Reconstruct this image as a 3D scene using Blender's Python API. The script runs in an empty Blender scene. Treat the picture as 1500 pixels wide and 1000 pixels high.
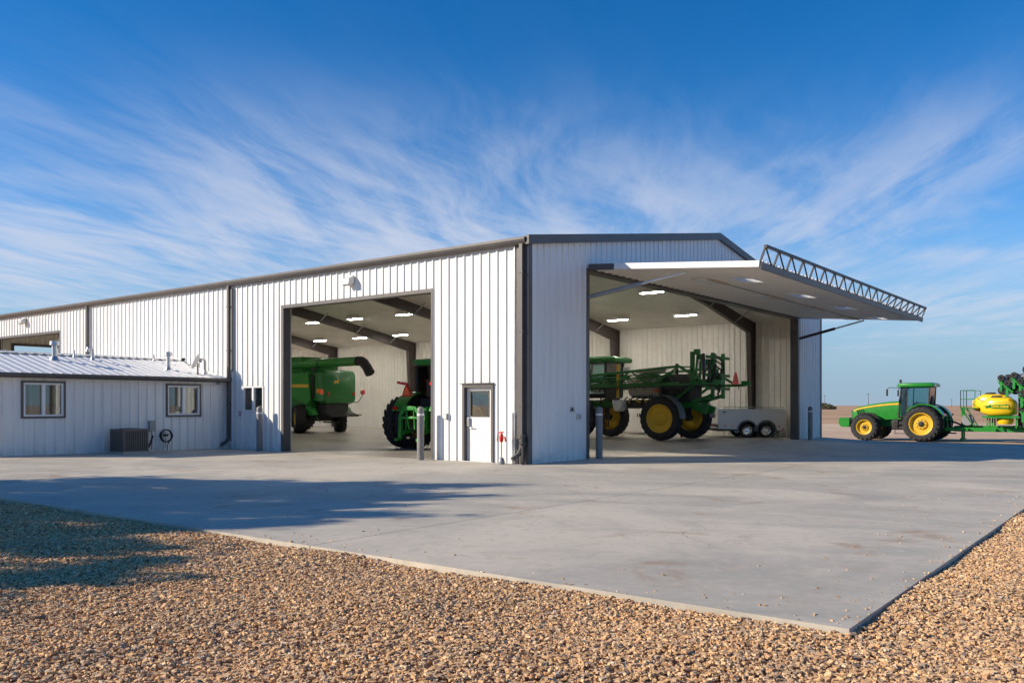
import bpy, math, random
import numpy as np
from mathutils import Vector, Matrix

random.seed(7)
rng = np.random.default_rng(11)
S = bpy.context.scene
COL = S.collection
R = math.radians

# ------------------------------------------------------------------ camera
CAM = (-18.786, -13.935, 1.62)
YAW = 0.914
cam_d = bpy.data.cameras.new('camera')
cam = bpy.data.objects.new('camera', cam_d)
COL.objects.link(cam)
cam.location = CAM
cam.rotation_euler = (math.pi / 2, 0, -YAW)
cam_d.sensor_fit = 'HORIZONTAL'
cam_d.sensor_width = 36
cam_d.lens = 1258.7 / 1500 * 36
cam_d.shift_y = (592.665 - 500) / 1500
cam_d.clip_start = 0.05
cam_d.clip_end = 9000
S.camera = cam
FWD = (math.sin(YAW), math.cos(YAW))
RGT = (math.cos(YAW), -math.sin(YAW))

# ------------------------------------------------------------------ sky, sun, exposure
SUN_EL = R(25.3)
SUN_H = (-0.715, 0.699)          # horizontal direction towards the sun
world = bpy.data.worlds.new('World')
S.world = world
world.use_nodes = True
wt = world.node_tree
wt.nodes.clear()


def NW(tree, kind, **kw):
    n = tree.nodes.new(kind)
    for k, v in kw.items():
        if k == 'ins':
            for i, x in v.items():
                n.inputs[i].default_value = x
        else:
            setattr(n, k, v)
    return n


class NT:
    """small helper that chains math nodes in a tree"""
    def __init__(self, tree):
        self.t = tree

    def _in(self, sock, v):
        if hasattr(v, 'is_output') or isinstance(v, bpy.types.NodeSocket):
            self.t.links.new(v, sock)
        else:
            sock.default_value = v

    def m(self, op, a, b=0.0, c=None, clamp=False):
        n = self.t.nodes.new('ShaderNodeMath')
        n.operation = op
        n.use_clamp = clamp
        self._in(n.inputs[0], a)
        self._in(n.inputs[1], b)
        if c is not None:
            self._in(n.inputs[2], c)
        return n.outputs[0]

    def vec(self, x, y, z):
        n = self.t.nodes.new('ShaderNodeCombineXYZ')
        for i, v in enumerate((x, y, z)):
            self._in(n.inputs[i], v)
        return n.outputs[0]

    def sep(self, v):
        n = self.t.nodes.new('ShaderNodeSeparateXYZ')
        self.t.links.new(v, n.inputs[0])
        return n.outputs

    def noise(self, vec, scale, detail=4.0, rough=0.55, dist=0.0):
        n = self.t.nodes.new('ShaderNodeTexNoise')
        self._in(n.inputs['Vector'], vec)
        n.inputs['Scale'].default_value = scale
        n.inputs['Detail'].default_value = detail
        n.inputs['Roughness'].default_value = rough
        n.inputs['Distortion'].default_value = dist
        return n.outputs['Fac']

    def ramp(self, v, a, b, lo=0.0, hi=1.0, smooth=True):
        n = self.t.nodes.new('ShaderNodeMapRange')
        n.interpolation_type = 'SMOOTHSTEP' if smooth else 'LINEAR'
        n.clamp = True
        self._in(n.inputs[0], v)
        for i, x in zip((1, 2, 3, 4), (a, b, lo, hi)):
            n.inputs[i].default_value = x
        return n.outputs[0]

    def mix(self, f, a, b):
        n = self.t.nodes.new('ShaderNodeMix')
        n.data_type = 'RGBA'
        self._in(n.inputs[0], f)
        self._in(n.inputs[6], a if not isinstance(a, tuple) else (*a, 1)[:4])
        self._in(n.inputs[7], b if not isinstance(b, tuple) else (*b, 1)[:4])
        return n.outputs[2]


def build_sky():
    t = NT(wt)
    sky = NW(wt, 'ShaderNodeTexSky', sky_type='NISHITA', sun_disc=False)
    sky.sun_elevation = SUN_EL
    sky.sun_rotation = math.atan2(SUN_H[0], SUN_H[1])
    sky.altitude = 1500
    sky.air_density = 1.0
    sky.dust_density = 0.1
    sky.ozone_density = 2.0
    hsv = NW(wt, 'ShaderNodeHueSaturation')
    hsv.inputs['Saturation'].default_value = 1.43
    hsv.inputs['Value'].default_value = 0.57
    hsv.inputs['Hue'].default_value = 0.506
    wt.links.new(sky.outputs[0], hsv.inputs['Color'])
    tc = NW(wt, 'ShaderNodeTexCoord')
    x, y, z = t.sep(tc.outputs['Generated'])
    zz = t.m('MAXIMUM', z, 0.02)
    # position on a high flat cloud sheet (u across the plain, v away from it)
    ru = t.m('ADD', t.m('MULTIPLY', x, RGT[0]), t.m('MULTIPLY', y, RGT[1]))
    rv = t.m('ADD', t.m('MULTIPLY', x, FWD[0]), t.m('MULTIPLY', y, FWD[1]))
    u = t.m('DIVIDE', ru, zz)
    v = t.m('DIVIDE', rv, zz)
    wob = t.noise(t.vec(u, t.m('MULTIPLY', v, 0.5), 0.0), 0.8, 2.0)
    wob2 = t.noise(t.vec(u, v, 7.0), 0.5, 2.0)
    uu = t.m('ADD', t.m('SUBTRACT', u, t.m('MULTIPLY', v, 0.085)), t.m('MULTIPLY', t.m('SUBTRACT', wob, 0.5), 0.7))
    vv = t.m('ADD', v, t.m('MULTIPLY', t.m('SUBTRACT', wob2, 0.5), 0.8))
    fib = t.noise(t.vec(t.m('MULTIPLY', uu, 3.0), t.m('MULTIPLY', vv, 0.62), 3.1), 1.0, 6.0, 0.6, 0.15)
    fib2 = t.noise(t.vec(t.m('MULTIPLY', t.m('ADD', uu, t.m('MULTIPLY', vv, -0.45)), 4.0), t.m('MULTIPLY', vv, 0.8), 9.0), 1.0, 6.0, 0.62, 0.15)
    big = t.noise(t.vec(t.m('MULTIPLY', u, 0.55), t.m('MULTIPLY', v, 0.42), 2.3), 1.0, 3.0, 0.5)

    def sheet(cu, cv, su, sv, amp):
        a = t.m('DIVIDE', t.m('SUBTRACT', uu, cu), su)
        b = t.m('DIVIDE', t.m('SUBTRACT', vv, cv), sv)
        r2 = t.m('ADD', t.m('MULTIPLY', a, a), t.m('MULTIPLY', b, b))
        return t.m('MULTIPLY', t.m('POWER', 2.71828, t.m('MULTIPLY', r2, -1.0)), amp)
    cov = t.m('ADD', sheet(-1.15, 4.7, 1.05, 1.75, 1.0), sheet(1.35, 4.1, 0.55, 1.5, 0.60))
    cov = t.m('ADD', cov, sheet(0.0, 3.9, 0.5, 1.5, 0.40))
    cov = t.m('ADD', cov, sheet(-3.3, 7.4, 2.4, 2.4, 0.75))
    cov = t.m('ADD', cov, sheet(3.6, 8.5, 2.8, 2.4, 0.60))
    rho = t.m('SQRT', t.m('ADD', t.m('MULTIPLY', u, u), t.m('MULTIPLY', v, v)))
    cov = t.m('ADD', cov, t.m('MULTIPLY', t.ramp(big, 0.40, 0.68), t.ramp(rho, 2.6, 5.5, 0.05, 0.75)))
    cov = t.m('MULTIPLY', cov, t.ramp(rho, 2.3, 3.9, 0.06, 1.0))
    d1 = t.ramp(fib, 0.33, 0.70)
    d2 = t.ramp(fib2, 0.40, 0.80)
    den = t.m('MULTIPLY', cov, t.m('ADD', t.m('MULTIPLY', d1, 0.98), t.m('ADD', t.m('MULTIPLY', d2, 0.45), 0.14)))
    den = t.m('MULTIPLY', den, t.ramp(z, 0.03, 0.11))
    den = t.m('SUBTRACT', 1.0, t.m('POWER', 2.71828, t.m('MULTIPLY', den, -1.05)))
    den = t.m('MAXIMUM', den, 0.0)
    base = t.mix(t.ramp(z, 0.0, 0.22, 0.92, 0.0), hsv.outputs[0], (0.98, 1.50, 2.15))
    col = t.mix(den, base, (2.35, 2.52, 3.0))
    bg = NW(wt, 'ShaderNodeBackground')
    bg.inputs['Strength'].default_value = 0.14
    wt.links.new(col, bg.inputs[0])
    out = NW(wt, 'ShaderNodeOutputWorld')
    wt.links.new(bg.outputs[0], out.inputs[0])


build_sky()
sun_d = bpy.data.lights.new('sun', 'SUN')
sun_d.energy = 3.3
sun_d.angle = R(0.53)
sun_d.color = (1.0, 0.87, 0.70)
sun = bpy.data.objects.new('sun', sun_d)
COL.objects.link(sun)
sd = Vector((SUN_H[0] * math.cos(SUN_EL), SUN_H[1] * math.cos(SUN_EL), math.sin(SUN_EL)))
sun.rotation_euler = sd.to_track_quat('Z', 'Y').to_euler()
sun.location = (-20, 20, 30)
S.view_settings.view_transform = 'Standard'
S.view_settings.look = 'None'
S.view_settings.exposure = 0.95
S.view_settings.gamma = 1
S.view_settings.use_curve_mapping = False
S.cycles.max_bounces = 8
S.cycles.diffuse_bounces = 5
S.cycles.transparent_max_bounces = 12
S.cycles.use_denoising = True

# ------------------------------------------------------------------ materials
M = {}


def new_mat(name):
    m = bpy.data.materials.new(name)
    m.use_nodes = True
    m.node_tree.nodes.clear()
    t = NT(m.node_tree)
    b = NW(m.node_tree, 'ShaderNodeBsdfPrincipled')
    o = NW(m.node_tree, 'ShaderNodeOutputMaterial')
    m.node_tree.links.new(b.outputs[0], o.inputs[0])
    M[name] = m
    return m, t, b


def pos(t):
    return NW(t.t, 'ShaderNodeNewGeometry').outputs['Position']


def paint(name, col, rough=0.45, metal=0.0, var=0.12, scale=1.5, dirt=0.0, dirt_col=(0.25, 0.2, 0.14), bump=0.0, bump_scale=60, coat=0.0):
    m, t, b = new_mat(name)
    p = pos(t)
    n1 = t.noise(p, scale, 5.0, 0.6)
    n2 = t.noise(p, scale * 9, 3.0, 0.6)
    f = t.m('ADD', t.m('MULTIPLY', n1, 0.65), t.m('MULTIPLY', n2, 0.35))
    lo = tuple(c * (1 - var) for c in col)
    hi = tuple(min(1, c * (1 + var)) for c in col)
    c = t.mix(t.ramp(f, 0.3, 0.7), lo, hi)
    if dirt:
        c = t.mix(t.m('MULTIPLY', t.ramp(t.noise(p, scale * 2.3, 6.0, 0.7), 0.45, 0.8), dirt), c, dirt_col)
    t.t.links.new(c, b.inputs['Base Color'])
    t.t.links.new(t.ramp(n2, 0.2, 0.8, max(0.03, rough - 0.08), rough + 0.08), b.inputs['Roughness'])
    b.inputs['Metallic'].default_value = metal
    if coat:
        b.inputs['Coat Weight'].default_value = coat
        b.inputs['Coat Roughness'].default_value = 0.12
    if bump:
        bn = NW(t.t, 'ShaderNodeBump')
        bn.inputs['Strength'].default_value = bump
        bn.inputs['Distance'].default_value = 0.01
        t.t.links.new(t.noise(p, bump_scale, 4.0), bn.inputs['Height'])
        t.t.links.new(bn.outputs[0], b.inputs['Normal'])
    return m


def glass(name, tint=(0.75, 0.85, 0.85), alpha=0.35, rough=0.02):
    """thin pane: clear film with a mirror-like skin"""
    m = bpy.data.materials.new(name)
    m.use_nodes = True
    nt = m.node_tree
    nt.nodes.clear()
    t = NT(nt)
    tr = NW(nt, 'ShaderNodeBsdfTransparent')
    tr.inputs[0].default_value = (*tint, 1)
    gl = NW(nt, 'ShaderNodeBsdfGlossy')
    gl.inputs['Roughness'].default_value = rough
    fr = NW(nt, 'ShaderNodeFresnel')
    fr.inputs[0].default_value = 1.5
    f = t.m('MINIMUM', t.m('ADD', t.m('MULTIPLY', fr.outputs[0], 1.6), alpha * 0.2), 1.0)
    mx = NW(nt, 'ShaderNodeMixShader')
    nt.links.new(f, mx.inputs[0])
    nt.links.new(tr.outputs[0], mx.inputs[1])
    nt.links.new(gl.outputs[0], mx.inputs[2])
    o = NW(nt, 'ShaderNodeOutputMaterial')
    nt.links.new(mx.outputs[0], o.inputs[0])
    M[name] = m


def lamp_mat(name, col, strength):
    m, t, b = new_mat(name)
    b.inputs['Base Color'].default_value = (0.9, 0.9, 0.88, 1)
    b.inputs['Emission Color'].default_value = (*col, 1)
    b.inputs['Emission Strength'].default_value = strength


def wall_steel():
    # painted steel sheet: faint vertical streaks, dust towards nothing in particular
    m, t, b = new_mat('white_steel')
    p = pos(t)
    x, y, z = t.sep(p)
    st = t.noise(t.vec(t.m('MULTIPLY', x, 6.0), t.m('MULTIPLY', y, 6.0), t.m('MULTIPLY', z, 0.35)), 1.0, 4.0, 0.6)
    bl = t.noise(p, 0.6, 4.0, 0.6)
    c = t.mix(t.ramp(st, 0.35, 0.75), (0.79, 0.79, 0.77), (0.70, 0.70, 0.68))
    c = t.mix(t.m('MULTIPLY', t.ramp(bl, 0.5, 0.8), 0.35), c, (0.68, 0.67, 0.66))
    splash = t.m('MULTIPLY', t.ramp(t.noise(p, 3.0, 5.0, 0.7), 0.42, 0.7), t.ramp(z, 0.0, 0.45, 0.55, 0.0))
    c = t.mix(splash, c, (0.50, 0.43, 0.35))
    t.t.links.new(c, b.inputs['Base Color'])
    b.inputs['Roughness'].default_value = 0.42
    bn = NW(t.t, 'ShaderNodeBump')
    bn.inputs['Strength'].default_value = 0.2
    bn.inputs['Distance'].default_value = 0.02
    t.t.links.new(t.noise(p, 1.7, 2.0), bn.inputs['Height'])
    t.t.links.new(bn.outputs[0], b.inputs['Normal'])


def concrete(name, base, dark, light, rough, stain):
    m, t, b = new_mat(name)
    p = pos(t)
    x, y, z = t.sep(p)
    ang = 0.35
    sx = t.m('ADD', t.m('MULTIPLY', x, math.cos(ang)), t.m('MULTIPLY', y, math.sin(ang)))
    sy = t.m('ADD', t.m('MULTIPLY', x, -math.sin(ang)), t.m('MULTIPLY', y, math.cos(ang)))
    sweep = t.noise(t.vec(t.m('MULTIPLY', sx, 0.9), t.m('MULTIPLY', sy, 0.22), 0.0), 1.0, 6.0, 0.62, 0.8)
    blot = t.noise(p, 0.32, 5.0, 0.62, 0.6)
    fine = t.noise(p, 7.0, 5.0, 0.65)
    grain = t.noise(p, 90.0, 3.0, 0.7)
    trowel = t.noise(t.vec(t.m('MULTIPLY', sx, 2.2), t.m('MULTIPLY', sy, 2.2), 0.0), 1.3, 4.0, 0.6, 2.2)
    c = t.mix(t.ramp(sweep, 0.34, 0.70), dark, base)
    c = t.mix(t.m('MULTIPLY', t.ramp(blot, 0.42, 0.66), 0.85), c, light)
    c = t.mix(t.m('MULTIPLY', t.ramp(trowel, 0.46, 0.74), 0.55), c, dark)
    c = t.mix(t.m('MULTIPLY', t.ramp(fine, 0.45, 0.75), 0.40), c, light)
    soil = t.noise(t.vec(t.m('ADD', x, 31.0), y, 4.0), 0.75, 7.0, 0.72, 0.7)
    c = t.mix(t.m('MULTIPLY', t.ramp(soil, 0.54, 0.74), stain), c, (0.34, 0.22, 0.13))
    c = t.mix(t.m('MULTIPLY', t.ramp(grain, 0.55, 0.85), 0.22), c, dark)
    # faint tyre paths out of the two doors
    wavy = t.m('MULTIPLY', t.m('SUBTRACT', t.noise(p, 0.16, 2.0), 0.5), 2.2)
    rub = t.ramp(t.noise(p, 1.6, 5.0, 0.7), 0.42, 0.72)
    marks = None
    for axis, lim, q0 in (('x', y, 7.3), ('x', y, 9.6), ('x', y, 13.4), ('x', y, 16.0), ('y', x, 5.4), ('y', x, 8.4)):
        cc = t.m('ADD', x if axis == 'x' else y, wavy)
        d = t.m('ABSOLUTE', t.m('SUBTRACT', cc, q0))
        b_ = t.m('MULTIPLY', t.ramp(d, 0.12, 0.34, 1.0, 0.0), t.ramp(lim, -11.0, 0.5, 0.15, 1.0))
        b_ = t.m('MULTIPLY', b_, t.ramp(lim, 0.2, 0.9, 1.0, 0.25))
        marks = b_ if marks is None else t.m('MAXIMUM', marks, b_)
    c = t.mix(t.m('MULTIPLY', t.m('MULTIPLY', marks, rub), 0.42), c, (0.17, 0.14, 0.11))
    crack = NW(t.t, 'ShaderNodeTexVoronoi', feature='DISTANCE_TO_EDGE')
    crack.inputs['Scale'].default_value = 0.16
    warp = NW(t.t, 'ShaderNodeTexNoise')
    warp.inputs['Scale'].default_value = 0.9
    warp.inputs['Detail'].default_value = 6.0
    t.t.links.new(p, warp.inputs['Vector'])
    wv = NW(t.t, 'ShaderNodeVectorMath', operation='MULTIPLY_ADD')
    wv.inputs[1].default_value = (1.1, 1.1, 0.0)
    t.t.links.new(warp.outputs['Color'], wv.inputs[0])
    t.t.links.new(p, wv.inputs[2])
    t.t.links.new(wv.outputs[0], crack.inputs['Vector'])
    ck = t.m('MULTIPLY', t.ramp(crack.outputs['Distance'], 0.0, 0.0022, 1.0, 0.0), t.ramp(blot, 0.5, 0.6))
    c = t.mix(t.m('MULTIPLY', ck, 0.5), c, (0.12, 0.10, 0.08))
    t.t.links.new(c, b.inputs['Base Color'])
    t.t.links.new(t.ramp(sweep, 0.3, 0.75, rough - 0.10, rough + 0.06), b.inputs['Roughness'])
    bn = NW(t.t, 'ShaderNodeBump')
    bn.inputs['Strength'].default_value = 0.25
    bn.inputs['Distance'].default_value = 0.004
    t.t.links.new(t.m('ADD', fine, t.m('MULTIPLY', grain, 0.5)), bn.inputs['Height'])
    t.t.links.new(bn.outputs[0], b.inputs['Normal'])


def terrain_mat():
    m, t, b = new_mat('ground')
    p = pos(t)
    x, y, z = t.sep(p)
    n_s = t.noise(p, 22.0, 4.0, 0.7)
    n_m = t.noise(p, 0.5, 6.0, 0.65)
    n_l = t.noise(p, 0.035, 5.0, 0.6)
    grav = t.mix(t.ramp(n_s, 0.35, 0.68), (0.32, 0.175, 0.09), (0.60, 0.37, 0.205))
    dirt = t.mix(t.ramp(n_m, 0.3, 0.7), (0.52, 0.365, 0.24), (0.68, 0.50, 0.35))
    dirt = t.mix(t.m('MULTIPLY', t.ramp(n_l, 0.42, 0.62), 0.5), dirt, (0.46, 0.31, 0.20))
    d = t.m('ADD', t.m('MULTIPLY', t.m('SUBTRACT', x, CAM[0]), FWD[0]), t.m('MULTIPLY', t.m('SUBTRACT', y, CAM[1]), FWD[1]))
    streak = t.noise(t.vec(t.m('MULTIPLY', d, 0.05), t.m('MULTIPLY', t.m('SUBTRACT', x, y), 0.004), 0.0), 1.0, 5.0, 0.65)
    field = t.mix(t.ramp(streak, 0.35, 0.68), (0.38, 0.215, 0.115), (0.56, 0.37, 0.205))
    field = t.mix(t.m('MULTIPLY', t.ramp(t.noise(p, 0.3, 5.0, 0.7), 0.5, 0.75), 0.4), field, (0.26, 0.16, 0.09))
    c = t.mix(t.ramp(x, 6.0, 24.0), grav, dirt)
    dd = t.m('ADD', d, t.m('MULTIPLY', t.m('SUBTRACT', n_l, 0.5), 30.0))
    c = t.mix(t.ramp(dd, 92.0, 99.0), c, field)
    t.t.links.new(c, b.inputs['Base Color'])
    b.inputs['Roughness'].default_value = 0.95
    bn = NW(t.t, 'ShaderNodeBump')
    bn.inputs['Strength'].default_value = 0.8
    bn.inputs['Distance'].default_value = 0.04
    t.t.links.new(t.m('ADD', n_s, n_m), bn.inputs['Height'])
    t.t.links.new(bn.outputs[0], b.inputs['Normal'])


def stone_mat():
    m, t, b = new_mat('stone')
    g = NW(t.t, 'ShaderNodeNewGeometry')
    r = g.outputs['Random Per Island']
    cr = NW(t.t, 'ShaderNodeValToRGB')
    stops = [(0.0, (0.70, 0.415, 0.19)), (0.16, (0.82, 0.55, 0.29)), (0.34, (0.58, 0.315, 0.135)), (0.48, (0.86, 0.62, 0.36)),
             (0.60, (0.44, 0.24, 0.11)), (0.72, (0.74, 0.455, 0.21)), (0.82, (0.58, 0.41, 0.27)), (0.93, (0.26, 0.16, 0.10)), (1.0, (0.82, 0.66, 0.46))]
    el = cr.color_ramp.elements
    el[0].position, el[0].color = stops[0][0], (*stops[0][1], 1)
    el[1].position, el[1].color = stops[-1][0], (*stops[-1][1], 1)
    for s, c in stops[1:-1]:
        e = el.new(s)
        e.color = (*c, 1)
    t.t.links.new(r, cr.inputs[0])
    n = t.noise(g.outputs['Position'], 70.0, 4.0, 0.7)
    c = t.mix(t.m('MULTIPLY', t.ramp(n, 0.4, 0.75), 0.4), cr.outputs[0], (0.22, 0.14, 0.085))
    patch = t.noise(g.outputs['Position'], 0.8, 4.0, 0.6)
    c = t.mix(t.m('MULTIPLY', t.ramp(patch, 0.50, 0.72), 0.30), c, (0.33, 0.26, 0.20))
    t.t.links.new(c, b.inputs['Base Color'])
    b.inputs['Roughness'].default_value = 0.85
    bn = NW(t.t, 'ShaderNodeBump')
    bn.inputs['Strength'].default_value = 0.5
    bn.inputs['Distance'].default_value = 0.006
    t.t.links.new(n, bn.inputs['Height'])
    t.t.links.new(bn.outputs[0], b.inputs['Normal'])


wall_steel()
concrete('apron_concrete', (0.50, 0.456, 0.375), (0.375, 0.35, 0.295), (0.60, 0.53, 0.42), 0.80, 0.95)
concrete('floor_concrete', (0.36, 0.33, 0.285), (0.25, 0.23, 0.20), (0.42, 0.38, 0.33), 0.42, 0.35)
terrain_mat()
stone_mat()
paint('joint', (0.07, 0.065, 0.06), 0.9)
paint('bronze_trim', (0.095, 0.086, 0.082), 0.45, 0.0, 0.15, 2.0)
paint('liner', (0.80, 0.76, 0.69), 0.6, 0.0, 0.06, 0.8, dirt=0.15)
paint('ceiling_liner', (0.76, 0.72, 0.66), 0.65, 0.0, 0.10, 0.35, dirt=0.25, dirt_col=(0.36, 0.33, 0.29))
paint('primer_steel', (0.062, 0.046, 0.042), 0.55, 0.0, 0.2, 1.0)
paint('galvanised', (0.55, 0.55, 0.55), 0.38, 0.75, 0.15, 3.0)
paint('white_paint', (0.78, 0.78, 0.77), 0.4, 0.0, 0.05, 2.0)
paint('door_white', (0.78, 0.77, 0.74), 0.38, 0.0, 0.05, 2.0, dirt=0.1)
paint('door_liner', (0.80, 0.75, 0.67), 0.6, 0.0, 0.05, 0.8)
paint('bollard_grey', (0.20, 0.195, 0.19), 0.5, 0.0, 0.12, 3.0, dirt=0.3, dirt_col=(0.3, 0.26, 0.22))
paint('grey_metal', (0.30, 0.31, 0.32), 0.45, 0.4, 0.12, 3.0)
paint('dark_metal', (0.055, 0.052, 0.05), 0.5, 0.3, 0.2, 3.0)
paint('ac_brown', (0.16, 0.13, 0.11), 0.5, 0.1, 0.15, 3.0)
paint('black_rubber', (0.020, 0.020, 0.021), 0.75, 0.0, 0.3, 5.0, dirt=0.25, dirt_col=(0.10, 0.085, 0.07), bump=0.4)
paint('red_paint', (0.55, 0.03, 0.02), 0.4, 0.0, 0.1, 3.0)
paint('orange_reflector', (0.95, 0.17, 0.04), 0.35, 0.0, 0.05, 3.0)
paint('red_lens', (0.60, 0.02, 0.015), 0.2, 0.0, 0.05, 3.0, coat=0.6)
paint('amber_lens', (0.9, 0.35, 0.02), 0.2, 0.0, 0.05, 3.0, coat=0.6)
paint('pink_marker', (0.95, 0.20, 0.17), 0.4, 0.0, 0.05, 3.0)
paint('tractor_green', (0.014, 0.235, 0.022), 0.36, 0.0, 0.10, 3.0, dirt=0.18, coat=0.25)
paint('deep_green', (0.011, 0.175, 0.028), 0.38, 0.0, 0.10, 2.0, dirt=0.18, coat=0.3)
paint('wheel_yellow', (0.70, 0.43, 0.022), 0.48, 0.0, 0.08, 3.0, dirt=0.28, coat=0.05)
paint('tank_yellow', (0.86, 0.56, 0.012), 0.32, 0.0, 0.05, 1.0, dirt=0.06, coat=0.3)
paint('engine_black', (0.025, 0.024, 0.024), 0.55, 0.1, 0.3, 4.0, dirt=0.3, dirt_col=(0.09, 0.075, 0.06))
paint('poly_tank', (0.50, 0.45, 0.37), 0.5, 0.0, 0.08, 2.0)
paint('pale_plastic', (0.66, 0.66, 0.64), 0.5, 0.0, 0.06, 2.0)
paint('trailer_white', (0.60, 0.62, 0.64), 0.35, 0.05, 0.05, 1.0, dirt=0.1)
paint('tread_plate', (0.62, 0.63, 0.64), 0.32, 0.7, 0.12, 4.0)
paint('chrome', (0.72, 0.72, 0.73), 0.15, 1.0, 0.04, 3.0)
paint('fender_grey', (0.13, 0.135, 0.14), 0.5, 0.0, 0.12, 3.0)
paint('curtain', (0.46, 0.41, 0.33), 0.85, 0.0, 0.08, 4.0)
paint('room_dark', (0.06, 0.055, 0.05), 0.9, 0.0, 0.2, 3.0)
paint('bark', (0.10, 0.075, 0.055), 0.9, 0.0, 0.3, 6.0, bump=0.6)
paint('leaf', (0.05, 0.085, 0.035), 0.7, 0.0, 0.4, 2.0)
paint('scrub', (0.09, 0.085, 0.045), 0.85, 0.0, 0.4, 2.0)
paint('wood_pole', (0.12, 0.09, 0.07), 0.9, 0.0, 0.2, 2.0)
paint('seat_cloth', (0.06, 0.055, 0.045), 0.8)
paint('wood_board', (0.46, 0.38, 0.27), 0.7, 0.0, 0.12, 3.0)
paint('blue_panel', (0.22, 0.36, 0.55), 0.4)
glass('clear_glass', (0.82, 0.9, 0.9), 0.3)
glass('cab_glass', (0.74, 0.88, 0.88), 0.45)
glass('door_glass', (0.80, 0.84, 0.84), 0.2)
def frosted(name):
    m = bpy.data.materials.new(name)
    m.use_nodes = True
    nt = m.node_tree
    nt.nodes.clear()
    a = NW(nt, 'ShaderNodeBsdfTranslucent')
    a.inputs[0].default_value = (0.92, 0.92, 0.90, 1)
    b = NW(nt, 'ShaderNodeBsdfDiffuse')
    b.inputs[0].default_value = (0.8, 0.8, 0.78, 1)
    x = NW(nt, 'ShaderNodeMixShader')
    x.inputs[0].default_value = 0.15
    nt.links.new(a.outputs[0], x.inputs[1])
    nt.links.new(b.outputs[0], x.inputs[2])
    o = NW(nt, 'ShaderNodeOutputMaterial')
    nt.links.new(x.outputs[0], o.inputs[0])
    M[name] = m


frosted('frosted_pane')
lamp_mat('tube_light', (1.0, 0.96, 0.88), 30.0)


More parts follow.
